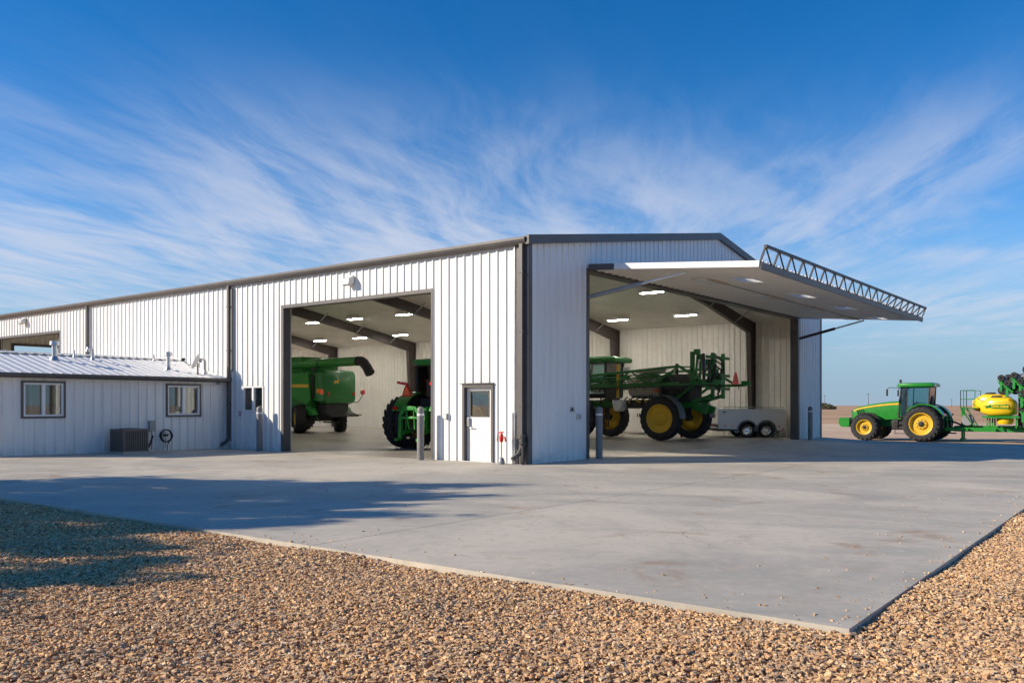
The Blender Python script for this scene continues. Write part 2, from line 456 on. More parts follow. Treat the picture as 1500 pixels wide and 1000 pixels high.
# ------------------------------------------------------------------ mesh helpers
class MB:
    def __init__(self):
        self.v, self.f = [], []

    def add(self, vs, fs):
        o = len(self.v)
        self.v += [tuple(p) for p in vs]
        self.f += [tuple(i + o for i in q) for q in fs]
        return self

    def box(self, x0, x1, y0, y1, z0, z1):
        vs = [(x, y, z) for z in (z0, z1) for y in (y0, y1) for x in (x0, x1)]
        return self.add(vs, [(0, 2, 3, 1), (4, 5, 7, 6), (0, 1, 5, 4), (2, 6, 7, 3), (0, 4, 6, 2), (1, 3, 7, 5)])

    def bar(self, a, b, w, h=None, up=(0, 0, 1)):
        h = h or w
        a, b = Vector(a), Vector(b)
        d = (b - a).normalized()
        up = Vector(up)
        if abs(d.dot(up)) > 0.95:
            up = Vector((1, 0, 0))
        s = d.cross(up).normalized()
        t = s.cross(d).normalized()
        vs = []
        for p in (a, b):
            for i, j in ((-1, -1), (1, -1), (1, 1), (-1, 1)):
                vs.append(p + s * (i * w / 2) + t * (j * h / 2))
        return self.add(vs, [(0, 3, 2, 1), (4, 5, 6, 7), (0, 1, 5, 4), (1, 2, 6, 5), (2, 3, 7, 6), (3, 0, 4, 7)])

    def tube(self, a, b, r0, r1=None, n=10):
        return self.path([a, b], [r0, r0 if r1 is None else r1], n)

    def path(self, pts, r, n=8):
        pts = [Vector(p) for p in pts]
        rs = r if isinstance(r, (list, tuple)) else [r] * len(pts)
        vs, fs = [], []
        s = None
        for i, p in enumerate(pts):
            d = (pts[min(i + 1, len(pts) - 1)] - pts[max(i - 1, 0)])
            d = d.normalized() if d.length > 1e-9 else Vector((0, 0, 1))
            if s is None:
                ref = Vector((0, 0, 1)) if abs(d.z) < 0.9 else Vector((1, 0, 0))
                s = d.cross(ref).normalized()
            else:
                s = (s - d * s.dot(d)).normalized()
            t = s.cross(d)
            for k in range(n):
                a = 2 * math.pi * k / n
                vs.append(p + (s * math.cos(a) + t * math.sin(a)) * rs[i])
        for i in range(len(pts) - 1):
            for k in range(n):
                k2 = (k + 1) % n
                fs.append((i * n + k, i * n + k2, (i + 1) * n + k2, (i + 1) * n + k))
        fs.append(tuple(range(n - 1, -1, -1)))
        fs.append(tuple((len(pts) - 1) * n + k for k in range(n)))
        return self.add(vs, fs)

    def lathe(self, prof, o=(0, 0, 0), axis='x', n=32, close=False):
        """prof: (radius, along-axis)"""
        vs, fs = [], []
        for r, a in prof:
            for k in range(n):
                th = 2 * math.pi * k / n
                c, s_ = r * math.cos(th), r * math.sin(th)
                q = {'x': (a, c, s_), 'y': (s_, a, c), 'z': (c, s_, a)}[axis]
                vs.append((o[0] + q[0], o[1] + q[1], o[2] + q[2]))
        L = len(prof)
        for i in range(L - 1 + (1 if close else 0)):
            j = (i + 1) % L
            for k in range(n):
                k2 = (k + 1) % n
                fs.append((i * n + k, i * n + k2, j * n + k2, j * n + k))
        return self.add(vs, fs)

    def disc(self, r, o, axis='x', n=24, flip=False):
        vs = []
        for k in range(n):
            th = 2 * math.pi * k / n
            c, s_ = r * math.cos(th), r * math.sin(th)
            q = {'x': (0, c, s_), 'y': (s_, 0, c), 'z': (c, s_, 0)}[axis]
            vs.append((o[0] + q[0], o[1] + q[1], o[2] + q[2]))
        return self.add(vs, [tuple(range(n)) if not flip else tuple(range(n - 1, -1, -1))])

    def prism(self, poly, axis, a, b):
        """poly of 2-d points extruded along axis: x -> (y,z), y -> (x,z), z -> (x,y)"""
        def P(p, q):
            return {'x': (q, p[0], p[1]), 'y': (p[0], q, p[1]), 'z': (p[0], p[1], q)}[axis]
        n = len(poly)
        vs = [P(p, a) for p in poly] + [P(p, b) for p in poly]
        fs = [tuple(range(n - 1, -1, -1)), tuple(range(n, 2 * n))]
        fs += [(i, (i + 1) % n, n + (i + 1) % n, n + i) for i in range(n)]
        return self.add(vs, fs)

    def loft(self, rings):
        n = len(rings[0])
        vs = [p for r in rings for p in r]
        fs = [tuple(range(n - 1, -1, -1)), tuple((len(rings) - 1) * n + k for k in range(n))]
        for i in range(len(rings) - 1):
            for k in range(n):
                k2 = (k + 1) % n
                fs.append((i * n + k, i * n + k2, (i + 1) * n + k2, (i + 1) * n + k))
        return self.add(vs, fs)

    def mesh(self, name, smooth=False, fix=True):
        me = bpy.data.meshes.new(name)
        me.from_pydata(self.v, [], self.f)
        if fix:
            import bmesh
            bm = bmesh.new()
            bm.from_mesh(me)
            bmesh.ops.recalc_face_normals(bm, faces=bm.faces)
            bm.to_mesh(me)
            bm.free()
        if smooth:
            me.polygons.foreach_set('use_smooth', [True] * len(me.polygons))
            me.set_sharp_from_angle(angle=R(38))
        me.update()
        return me

    def build(self, name, mat, parent=None, smooth=False, bevel=0.0, loc=None, rot=None, fix=True):
        me = self.mesh(name, smooth or bevel > 0, fix)
        return place(name, me, mat, parent, bevel, loc, rot)


def place(name, me, mat, parent=None, bevel=0.0, loc=None, rot=None):
    if mat is not None and not me.materials:
        me.materials.append(M[mat])
    o = bpy.data.objects.new(name, me)
    COL.objects.link(o)
    if parent is not None:
        o.parent = parent
    if loc is not None:
        o.location = loc
    if rot is not None:
        o.rotation_euler = rot
    if bevel > 0:
        b = o.modifiers.new('bevel', 'BEVEL')
        b.width = bevel
        b.segments = 2
        b.limit_method = 'ANGLE'
        b.angle_limit = R(40)
    return o


def tag(o, label, cat, group=None):
    o['label'] = label
    o['category'] = cat
    if group:
        o['group'] = group
    return o


def empty(name, loc=(0, 0, 0), rz=0.0, parent=None):
    o = bpy.data.objects.new(name, None)
    o.empty_display_size = 0.2
    COL.objects.link(o)
    o.location = loc
    o.rotation_euler = (0, 0, rz)
    if parent is not None:
        o.parent = parent
    return o


def thing(name, label, cat, loc=(0, 0, 0), rz=0.0, group=None):
    return tag(empty(name, loc, rz), label, cat, group)


def struct(o):
    o['kind'] = 'structure'
    return o


def text_mesh(body, size, extrude=0.004, shear=0.0):
    cu = bpy.data.curves.new('lettering', 'FONT')
    cu.body = body
    cu.size = size
    cu.extrude = extrude
    cu.shear = shear
    cu.align_x = 'CENTER'
    cu.align_y = 'CENTER'
    cu.offset = 0.006
    o = bpy.data.objects.new('lettering', cu)
    COL.objects.link(o)
    dg = bpy.context.evaluated_depsgraph_get()
    me = bpy.data.meshes.new_from_object(o.evaluated_get(dg))
    bpy.data.objects.remove(o)
    bpy.data.curves.remove(cu)
    me.name = 'lettering'
    return me


def sm(a, b, x):
    t = min(1.0, max(0.0, (x - a) / (b - a)))
    return t * t * (3 - 2 * t)


# ------------------------------------------------------------------ ground
SX, SY = -12.37, -12.07            # outer edges of the concrete apron
XR = 24.75


def TZ(x, y):
    return -0.066 - 0.44 * sm(8, 33, x) - 0.0004 * max(0.0, math.hypot(x, y) - 120)


def GZ(x, y):
    z = 0.0
    if x < 0:
        z += 0.006 * min(12, max(0, y - 2)) * min(1, -x / 6)
    if y < 0 and x > 6:
        z -= 0.008 * (x - 6) * min(1, -y / 3)
    return z


def build_ground():
    c = [-4500, -2000, -800, -350, -160, -90, -60] + [i for i in range(-44, 62, 2)] + [75, 95, 130, 180, 260, 400, 700, 1200, 2200, 4500]
    n = len(c)
    mb = MB()
    vs = [(x, y, TZ(x, y)) for y in c for x in c]
    fs = [(j * n + i, j * n + i + 1, (j + 1) * n + i + 1, (j + 1) * n + i) for j in range(n - 1) for i in range(n - 1)]
    mb.add(vs, fs)
    struct(mb.build('ground', 'ground', None, smooth=True, fix=False))
    # apron: cast in bays about six metres square with sawn joints
    root = struct(MB().box(SX + 0.02, XR - 0.02, SY + 0.02, -0.02, -0.5, -0.22).box(SX + 0.02, -0.02, 0.0, 13.5, -0.5, -0.06).build('pavement', 'joint'))
    xs = [SX, -6.2, 0.0, 6.1, 12.2, 18.3, XR]
    ys = [SY, -6.05, 0.0, 6.1, 12.2, 18.3, 24.4]
    cells = [(i, j) for j in range(2) for i in range(6)] + [(i, j) for j in range(2, 6) for i in range(2)]
    gp = 0.009
    for i, j in cells:
        x0, x1, y0, y1 = xs[i] + gp * (i > 0), xs[i + 1] - gp, ys[j] + gp * (j > 0), ys[j + 1] - gp
        if i == 1 and j >= 2:
            x1 = xs[2]
        if j == 1:
            y1 = ys[2]
        k = 6
        px = [x0 + (x1 - x0) * a / k for a in range(k + 1)]
        py = [y0 + (y1 - y0) * a / k for a in range(k + 1)]
        mb = MB()
        vs = [(x, y, GZ(x, y)) for y in py for x in px]
        fs = [(b * (k + 1) + a, b * (k + 1) + a + 1, (b + 1) * (k + 1) + a + 1, (b + 1) * (k + 1) + a) for b in range(k) for a in range(k)]
        per = [a for a in range(k + 1)] + [(b) * (k + 1) + k for b in range(1, k + 1)] + [k * (k + 1) + a for a in range(k - 1, -1, -1)] + [b * (k + 1) for b in range(k - 1, 0, -1)]
        o = len(vs)
        for q in per:
            vs.append((vs[q][0], vs[q][1], -0.48))
        for a in range(len(per)):
            a2 = (a + 1) % len(per)
            fs.append((per[a2], per[a], o + a, o + a2))
        mb.add(vs, fs)
        mb.build('slab', 'apron_concrete', root, fix=False)
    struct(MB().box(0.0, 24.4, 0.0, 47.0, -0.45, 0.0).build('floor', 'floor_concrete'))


build_ground()

# ------------------------------------------------------------------ ribbed steel sheets
PITCH = 0.3048
RIB = [(0.0, 0.0), (0.105, 0.0), (0.127, 0.034), (0.178, 0.034), (0.20, 0.0), (0.3048, 0.0)]


def rib_h(u):
    p = u % PITCH
    for (a, ha), (b, hb) in zip(RIB, RIB[1:]):
        if a <= p <= b:
            return ha + (hb - ha) * (p - a) / (b - a)
    return 0.0


def rib_us(u0, u1):
    us = {round(u0, 4), round(u1, 4)}
    k = math.floor(u0 / PITCH) - 1
    while k * PITCH < u1 + PITCH:
        for a, _ in RIB[1:-1]:
            q = k * PITCH + a
            if u0 < q < u1:
                us.add(round(q, 4))
        k += 1
    return sorted(us)


def sheet(u0, u1, zlo, zhi, o, ud, nd, mb=None, rows=1, rel=None):
    """ribbed sheet between u0 and u1; zlo, zhi numbers or functions of u; o origin, ud run direction, nd outward normal"""
    mb = mb or MB()
    f0 = zlo if callable(zlo) else (lambda u: zlo)
    f1 = zhi if callable(zhi) else (lambda u: zhi)
    us = rib_us(u0, u1)
    vs, fs = [], []
    ub = rel if rel is not None else 0.0
    for u in us:
        h = rib_h(u)
        for r in range(rows + 1):
            z = f0(u) + (f1(u) - f0(u)) * r / rows
            vs.append((o[0] + ud[0] * (u - ub) + nd[0] * h, o[1] + ud[1] * (u - ub) + nd[1] * h, o[2] + z))
    w = rows + 1
    for i in range(len(us) - 1):
        for r in range(rows):
            fs.append((i * w + r, (i + 1) * w + r, (i + 1) * w + r + 1, i * w + r + 1))
    mb.add(vs, fs)
    return mb


_sheets = {}


def clad(root, length, zlo, zhi, holes, o, ud, nd, mat='white_steel'):
    """one object per 0.914 m sheet, cut round the holes (u0,u1,z0,z1)"""
    W = 3 * PITCH
    n = math.ceil(length / W - 1e-6)
    for i in range(n):
        a, b = i * W, min(length, (i + 1) * W)
        cuts = sorted({a, b} | {c for h in holes for c in h[:2] if a < c < b})
        # neighbours sit a couple of millimetres proud where they lap
        d = 0.0015 * (i % 2)
        for c0, c1 in zip(cuts, cuts[1:]):
            mid = (c0 + c1) / 2
            hs = sorted((h for h in holes if h[0] <= mid <= h[1]), key=lambda h: h[2])
            z = zlo
            spans = []
            for h in hs:
                if h[2] > z + 0.06:
                    spans.append((z, h[2]))
                z = h[3]
            spans.append((z, zhi))
            for s0, s1 in spans:
                key = (round(c0 - a, 3), round(c1 - a, 3), s0, s1 if not callable(s1) else ('f', i), ud, nd)
                if key not in _sheets:
                    _sheets[key] = sheet(c0, c1, s0, s1, (0, 0, 0), ud, nd, rel=a).mesh('wall_panel', fix=False)
                place('wall_panel', _sheets[key], mat, root, loc=(o[0] + ud[0] * a + nd[0] * d, o[1] + ud[1] * a + nd[1] * d, o[2]))


W, L, HE, HR = 24.40, 47.0, 6.16, 8.13
SL = (HR - HE) / (W / 2)


def roof_z(x):
    return HE + SL * (W / 2 - abs(x - W / 2))


OP1 = (3.51, 10.62, 0.0, 5.02)
OP2 = (27.0, 34.2, 0.0, 5.02)
PDOOR = (1.20, 2.31, 0.0, 2.19)
SWIN = (11.66, 12.91, 1.36, 2.30)
GD = (2.92, 21.19, 0.0, 5.66)
BD = (6.05, 18.35, 0.0, 5.55)
OFY, OFX, OFH = 13.88, -8.45, 2.62
shop = thing('machine_shop', 'large white ribbed steel farm shop with dark trim and open bay doors', 'shop')


def wall_backing(mb, length, zhi, holes, f):
    """slab with holes, as boxes; f maps u-range,z-range to a box"""
    cuts = sorted({0.0, length} | {c for h in holes for c in h[:2]})
    for a, b in zip(cuts, cuts[1:]):
        mid = (a + b) / 2
        z = -0.3
        for h in sorted((h for h in holes if h[0] <= mid <= h[1]), key=lambda h: h[2]):
            if h[2] > z + 0.35:
                f(mb, a, b, z, h[2])
            z = h[3]
        f(mb, a, b, z, zhi)


def build_shop():
    # long wall at x = 0
    holes = [OP1, OP2, PDOOR, SWIN]
    mb = MB()
    wall_backing(mb, L, HE - 0.1, holes, lambda m, a, b, z0, z1: m.box(0.012, 0.20, a, b, z0, z1))
    w1 = mb.build('wall', 'white_steel', shop)
    clad(w1, L, -0.03, HE - 0.06, holes, (0, 0, 0), (0, 1, 0), (-1, 0, 0))
    mb = MB()
    for a, b, z0, z1 in [(0, 1.2, 0, 5.9), (1.2, 2.31, 2.19, 5.9), (2.31, 3.51, 0, 5.9), (3.51, 10.62, 5.02, 5.9), (10.62, 11.66, 0, 5.9), (11.66, 12.91, 0, 1.36), (11.66, 12.91, 2.3, 5.9), (12.91, 27, 0, 5.9), (27, 34.2, 5.02, 5.9), (34.2, L, 0, 5.9)]:
        sheet(a, b, z0, z1, (0.205, 0, 0), (0, 1, 0), (1, 0, 0), mb)
    mb.build('liner', 'liner', w1, fix=False)
    # gable wall at y = 0
    mb = MB()
    wall_backing(mb, W, HE - 0.1, [GD], lambda m, a, b, z0, z1: m.box(a + (0.012 if a == 0 else 0), b - (0.012 if b == W else 0), 0.012, 0.20, z0, z1))
    mb.prism([(0.05, HE - 0.1), (W - 0.05, HE - 0.1), (W / 2, HR - 0.12)], 'y', 0.012, 0.2)
    w2 = mb.build('wall', 'white_steel', shop)
    clad(w2, W, -0.2, lambda u: roof_z(u) - 0.06, [GD], (0, 0, 0), (1, 0, 0), (0, -1, 0))
    mb = MB()
    sheet(0.2, GD[0], 0, lambda u: roof_z(u) - 0.3, (0, 0.205, 0), (1, 0, 0), (0, 1, 0), mb)
    sheet(GD[0], GD[1], GD[3], lambda u: roof_z(u) - 0.3, (0, 0.205, 0), (1, 0, 0), (0, 1, 0), mb)
    sheet(GD[1], W - 0.2, 0, lambda u: roof_z(u) - 0.3, (0, 0.205, 0), (1, 0, 0), (0, 1, 0), mb)
    mb.build('liner', 'liner', w2, fix=False)
    # far long wall
    mb = MB().box(W - 0.2, W - 0.012, 0.2, L, -0.6, HE - 0.1)
    w3 = mb.build('wall', 'white_steel', shop)
    sheet(0.2, L, 0, 5.95, (W - 0.21, 0, 0), (0, 1, 0), (-1, 0, 0)).build('liner', 'liner', w3, fix=False)
    sheet(0.0, L, -0.55, HE - 0.06, (W, 0, 0), (0, 1, 0), (1, 0, 0)).build('cladding', 'white_steel', w3, fix=False)
    # back gable wall
    mb = MB()
    wall_backing(mb, W, HE - 0.1, [BD], lambda m, a, b, z0, z1: m.box(a, b, L - 0.2, L, z0, z1))
    mb.prism([(0.05, HE - 0.1), (W - 0.05, HE - 0.1), (W / 2, HR - 0.12)], 'y', L - 0.2, L)
    w4 = mb.build('wall', 'white_steel', shop)
    mb = MB()
    for a, b, z0 in ((0.2, BD[0], 0), (BD[0], BD[1], BD[3]), (BD[1], W - 0.2, 0)):
        sheet(a, b, z0, lambda u: roof_z(u) - 0.3, (0, L - 0.205, 0), (1, 0, 0), (0, -1, 0), mb)
    mb.build('liner', 'liner', w4, fix=False)
    mb = MB()
    mb.box(BD[0] - 0.14, BD[0] + 0.02, L - 0.3, L + 0.05, 0, BD[3] + 0.14).box(BD[1] - 0.02, BD[1] + 0.14, L - 0.3, L + 0.05, 0, BD[3] + 0.14).box(BD[0] + 0.02, BD[1] - 0.02, L - 0.3, L + 0.05, BD[3] - 0.02, BD[3] + 0.14)
    mb.build('door_trim', 'bronze_trim', w4)
    # roof slopes with ribs, ceiling liner
    for s in (0, 1):
        mb = MB()
        us = rib_us(-0.15, L + 0.15)
        vs, fs = [], []
        x0, z0 = (-0.16, roof_z(0) - 0.16 * SL) if s == 0 else (W + 0.16, roof_z(0) - 0.16 * SL)
        for u in us:
            h = rib_h(u) * 0.75
            vs += [(x0, u, z0 + h + 0.02), (W / 2, u, HR + h + 0.02), (x0, u, z0 - 0.03), (W / 2, u, HR - 0.03)]
        for i in range(len(us) - 1):
            a, b = i * 4, (i + 1) * 4
            fs += [(a, b, b + 1, a + 1), (a, a + 2, b + 2, b), (a + 2, a + 3, b + 3, b + 2)]
        mb.add(vs, fs)
        rf = mb.build('roof', 'white_steel', shop, fix=False)
        # fascia along the gable rake
        xe = -0.17 if s == 0 else W + 0.17
        ze = HE - 0.17 * SL
        for yy in (-0.10, L + 0.10):
            fm = MB().prism([(xe, ze - 0.17), (W / 2, HR - 0.17), (W / 2, HR + 0.075), (xe, ze + 0.075)], 'y', yy - 0.055, yy + 0.055)
            fm.build('fascia', 'bronze_trim', rf)
        gx = -0.21 if s == 0 else W + 0.21
        g = MB()
        sg = -1 if s == 0 else 1
        q = [(gx + sg * 0.02, ze + 0.035), (gx - sg * 0.05, ze + 0.035), (gx - sg * 0.19, ze - 0.035), (gx - sg * 0.19, ze - 0.15), (gx - sg * 0.05, ze - 0.15), (gx, ze - 0.09), (gx + sg * 0.02, ze - 0.03)]
        g.prism(q, 'y', -0.04, L + 0.04)
        g.build('gutter', 'bronze_trim', rf)
        cm = MB()
        if s == 0:
            cm.prism([(0.2, 5.90), (W / 2, 5.90 + SL * (W / 2 - 0.2)), (W / 2, 5.97 + SL * (W / 2 - 0.2)), (0.2, 5.97)], 'y', 0.2, L - 0.2)
        else:
            cm.prism([(W - 0.2, 5.90), (W / 2, 5.90 + SL * (W / 2 - 0.2)), (W / 2, 5.97 + SL * (W / 2 - 0.2)), (W - 0.2, 5.97)], 'y', 0.2, L - 0.2)
        cm.build('ceiling', 'ceiling_liner', shop)
    # steel frames
    for k in range(6):
        y = 3.35 + 8.1 * k
        for s in (0, 1):
            def X(v):
                return v if s == 0 else W - v
            top = 5.88
            col = [(0.24, 0), (0.24, top + 0.02), (1.02, top + 0.13), (0.98, top - 0.55), (0.62, 0)]
            mbc = MB()
            mbc.prism([(X(a), b) for a, b in col], 'y', y - 0.012, y + 0.012)
            # flanges
            mbc.bar((X(0.63), y, 0), (X(0.98), y, top - 0.55), 0.22, 0.02, up=(1, 0, 0))
            mbc.bar((X(0.25), y, 0), (X(0.25), y, top), 0.22, 0.02, up=(1, 0, 0))
            mbc.build('column', 'primer_steel', shop)
            zc = lambda v: top + SL * (v - 0.2) - 0.0
            raf = [(1.02, top + 0.12), (W / 2, zc(W / 2)), (W / 2, zc(W / 2) - 0.62), (6.0, zc(6.0) - 0.52), (0.98, top - 0.55)]
            mbr = MB()
            mbr.prism([(X(a), b) for a, b in raf], 'y', y - 0.012, y + 0.012)
            for p, q in zip(raf[2:], raf[3:]):
                mbr.bar((X(p[0]), y, p[1]), (X(q[0]), y, q[1]), 0.22, 0.02)
            mbr.build('rafter', 'primer_steel', shop)
            br = MB()
            for v in (2.6, 5.6, 8.6):
                br.bar((X(v), y, zc(v) - 0.52), (X(v), y + 0.75, zc(v) - 0.02), 0.05, 0.05)
                br.bar((X(v), y, zc(v) - 0.52), (X(v), y - 0.75, zc(v) - 0.02), 0.05, 0.05)
            br.build('flange_brace', 'galvanised', shop)
    # trim: bay openings
    for (a, b, _, h) in (OP1, OP2):
        t = MB()
        t.box(-0.045, 0.26, b - 0.10, b + 0.03, -0.02, h + 0.05)
        t.box(-0.045, 0.26, a - 0.03, a + 0.05, -0.02, h + 0.05)
        t.box(-0.045, 0.26, a + 0.05, b - 0.10, h - 0.06, h + 0.05)
        t.build('opening_trim', 'bronze_trim', w1)
        MB().box(0.27, 0.34, b - 0.05, b + 0.02, 0, h + 0.35).build('door_track', 'galvanised', w1)
        MB().box(0.27, 0.34, a - 0.02, a + 0.05, 0, h + 0.35).build('door_track', 'galvanised', w1)
    # corner trims
    t = MB().box(-0.05, 0.13, -0.05, -0.041, -0.02, HE - 0.06).box(-0.055, -0.045, -0.045, 0.13, -0.02, HE - 0.05)
    t.build('corner_trim', 'bronze_trim', w2)
    MB().box(W - 0.12, W + 0.05, -0.05, -0.041, -0.22, HE - 0.06).box(W + 0.045, W + 0.055, -0.045, 0.12, -0.22, HE - 0.05).build('corner_trim', 'bronze_trim', w2)
    # gable opening trim
    a, b, _, h = GD
    t = MB().box(a - 0.05, a + 0.10, -0.055, 0.30, -0.02, h + 0.03).box(b - 0.14, b + 0.05, -0.055, 0.32, -0.25, h + 0.03).box(a + 0.10, b - 0.14, -0.055, 0.30, h - 0.05, h + 0.05)
    t.build('opening_trim', 'bronze_trim', w2)
    MB().box(-0.048, -0.04, 0.22, 0.36, 0, 6).build('trim_strip', 'bronze_trim', w1)
    # downspouts
    for y in (0.13, 13.62, 24.25):
        d = MB()
        z1 = HE - 0.16
        d.box(-0.17, -0.06, y - 0.055, y + 0.055, 0.42 if y != 13.62 else 0.30, z1)
        d.path([(-0.115, y, 0.45), (-0.2, y + 0.03, 0.28), (-0.38, y + 0.12, 0.14)], [0.062, 0.062, 0.07], 6)
        for zz in (1.6, 3.6, 5.2):
            d.box(-0.18, -0.035, y - 0.075, y + 0.075, zz, zz + 0.04)
        if y == 24.25:
            d = MB().box(-0.17, -0.06, y - 0.055, y + 0.055, 0.1, z1)
        d.build('downspout', 'bronze_trim', w1)
    MB().tube((-0.07, 0.40, 0.0), (-0.07, 0.40, 5.95), 0.022).tube((-0.07, 0.47, 0.0), (-0.07, 0.47, 1.4), 0.03).build('conduit', 'galvanised', w1)
    MB().tube((-0.08, 13.45, 2.85), (-0.08, 13.45, 5.9), 0.03).build('conduit', 'bronze_trim', w1)
    return w1, w2


WALL_L, WALL_G = build_shop()


def person_door():
    y0, y1, _, h = PDOOR
    f = MB().box(-0.05, 0.24, y0 - 0.02, y0 + 0.06, -0.01, h + 0.02).box(-0.05, 0.24, y1 - 0.06, y1 + 0.02, -0.01, h + 0.02).box(-0.05, 0.24, y0 + 0.06, y1 - 0.06, h - 0.07, h + 0.02)
    f.box(-0.09, -0.04, y0 - 0.07, y1 + 0.07, h + 0.02, h + 0.05)
    f.build('door_frame', 'bronze_trim', WALL_L)
    d0, d1 = y0 + 0.065, y1 - 0.065
    wz0, wz1, wy0, wy1 = 1.30, 2.0, d0 + 0.17, d1 - 0.14
    x0, x1 = 0.075, 0.12
    lf = MB().box(x0, x1, d0, wy0, 0.02, h - 0.08).box(x0, x1, wy1, d1, 0.02, h - 0.08).box(x0, x1, wy0, wy1, 0.02, wz0).box(x0, x1, wy0, wy1, wz1, h - 0.08)
    door = lf.build('door', 'door_white', WALL_L)
    e = MB()
    for a in ((wy0 - 0.025, wy0 + 0.015, wz0 - 0.025, wz1 + 0.025), (wy1 - 0.015, wy1 + 0.025, wz0 - 0.025, wz1 + 0.025), (wy0, wy1, wz0 - 0.025, wz0 + 0.015), (wy0, wy1, wz1 - 0.015, wz1 + 0.025)):
        e.box(x0 - 0.012, x0 + 0.02, *a)
    e.build('glazing_bead', 'dark_metal', door)
    MB().box(x0 + 0.02, x0 + 0.026, wy0, wy1, wz0, wz1).build('pane', 'door_glass', door)
    k = MB().box(x0 - 0.07, x0 - 0.005, d1 - 0.13, d1 - 0.04, 1.0, 1.26).bar((x0 - 0.06, d1 - 0.09, 0.97), (x0 - 0.07, d1 - 0.28, 0.97), 0.03)
    k.build('handle', 'chrome', door, bevel=0.01)
    MB().box(-0.10, 0.23, y0 - 0.02, y1 + 0.02, -0.005, 0.018).build('threshold', 'galvanised', WALL_L)


person_door()


def window(name, parent, u0, u1, z0, z1, axis, at, out, trim='bronze_trim', curtain=True, frame_out=True):
    """two-light window; axis 'y' when it runs along y (wall at x=at), 'x' along x (wall at y=at); out = outward sign"""
    def bx(mb, a, b, d0, d1, c, d):
        lo, hi = sorted((at + out * d0, at + out * d1))
        return mb.box(lo, hi, a, b, c, d) if axis == 'y' else mb.box(a, b, lo, hi, c, d)
    root = empty(name, (0, 0, 0), 0, parent)
    if trim:
        t = MB()
        e = 0.05
        bx(t, u0 - e, u0 + 0.01, -0.05, 0.055, z0 - e, z1 + e)
        bx(t, u1 - 0.01, u1 + e, -0.05, 0.055, z0 - e, z1 + e)
        bx(t, u0 + 0.01, u1 - 0.01, -0.05, 0.055, z0 - e, z0 + 0.01)
        bx(t, u0 + 0.01, u1 - 0.01, -0.05, 0.055, z1 - 0.01, z1 + e)
        t.build('surround', trim, root)
    m = (u0 + u1) / 2
    f = MB()
    w = 0.06
    bx(f, u0 + 0.01, u0 + 0.01 + w, -0.08, 0.035, z0 + 0.01, z1 - 0.01)
    bx(f, u1 - 0.01 - w, u1 - 0.01, -0.08, 0.035, z0 + 0.01, z1 - 0.01)
    bx(f, m - 0.05, m + 0.05, -0.08, 0.034, z0 + 0.01, z1 - 0.01)
    for a, b in ((u0 + 0.01 + w, m - 0.05), (m + 0.05, u1 - 0.01 - w)):
        bx(f, a, b, -0.08, 0.033, z0 + 0.01, z0 + 0.01 + w)
        bx(f, a, b, -0.08, 0.033, z1 - 0.01 - w, z1 - 0.01)
    f.build('window_frame', 'white_paint', root, bevel=0.006)
    for a, b in ((u0 + 0.05, m - 0.03), (m + 0.03, u1 - 0.05)):
        bx(MB(), a, b, -0.045, -0.039, z0 + 0.05, z1 - 0.05).build('pane', 'clear_glass', root)
    if curtain:
        for a, b in ((m - 0.32, m - 0.02), (m + 0.02, m + 0.30)):
            mb = MB()
            n = 15
            vs, fs = [], []
            for i in range(n + 1):
                u = a + (b - a) * i / n
                d = -0.24 + 0.025 * math.sin(i * 2.2)
                for z in (z0 - 0.1, z1 + 0.02):
                    vs.append((at + out * d, u, z) if axis == 'y' else (u, at + out * d, z))
            fs = [(2 * i, 2 * i + 2, 2 * i + 3, 2 * i + 1) for i in range(n)]
            mb.add(vs, fs).build('curtain', 'curtain', root, smooth=True, fix=False)
        bx(MB(), u0 - 0.3, u1 + 0.3, -0.95, -0.9, z0 - 0.4, z1 + 0.3).build('room_wall', 'room_dark', root)
    return root


window('window', WALL_L, SWIN[0], SWIN[1], SWIN[2], SWIN[3], 'y', 0.0, -1, trim=None, curtain=False)


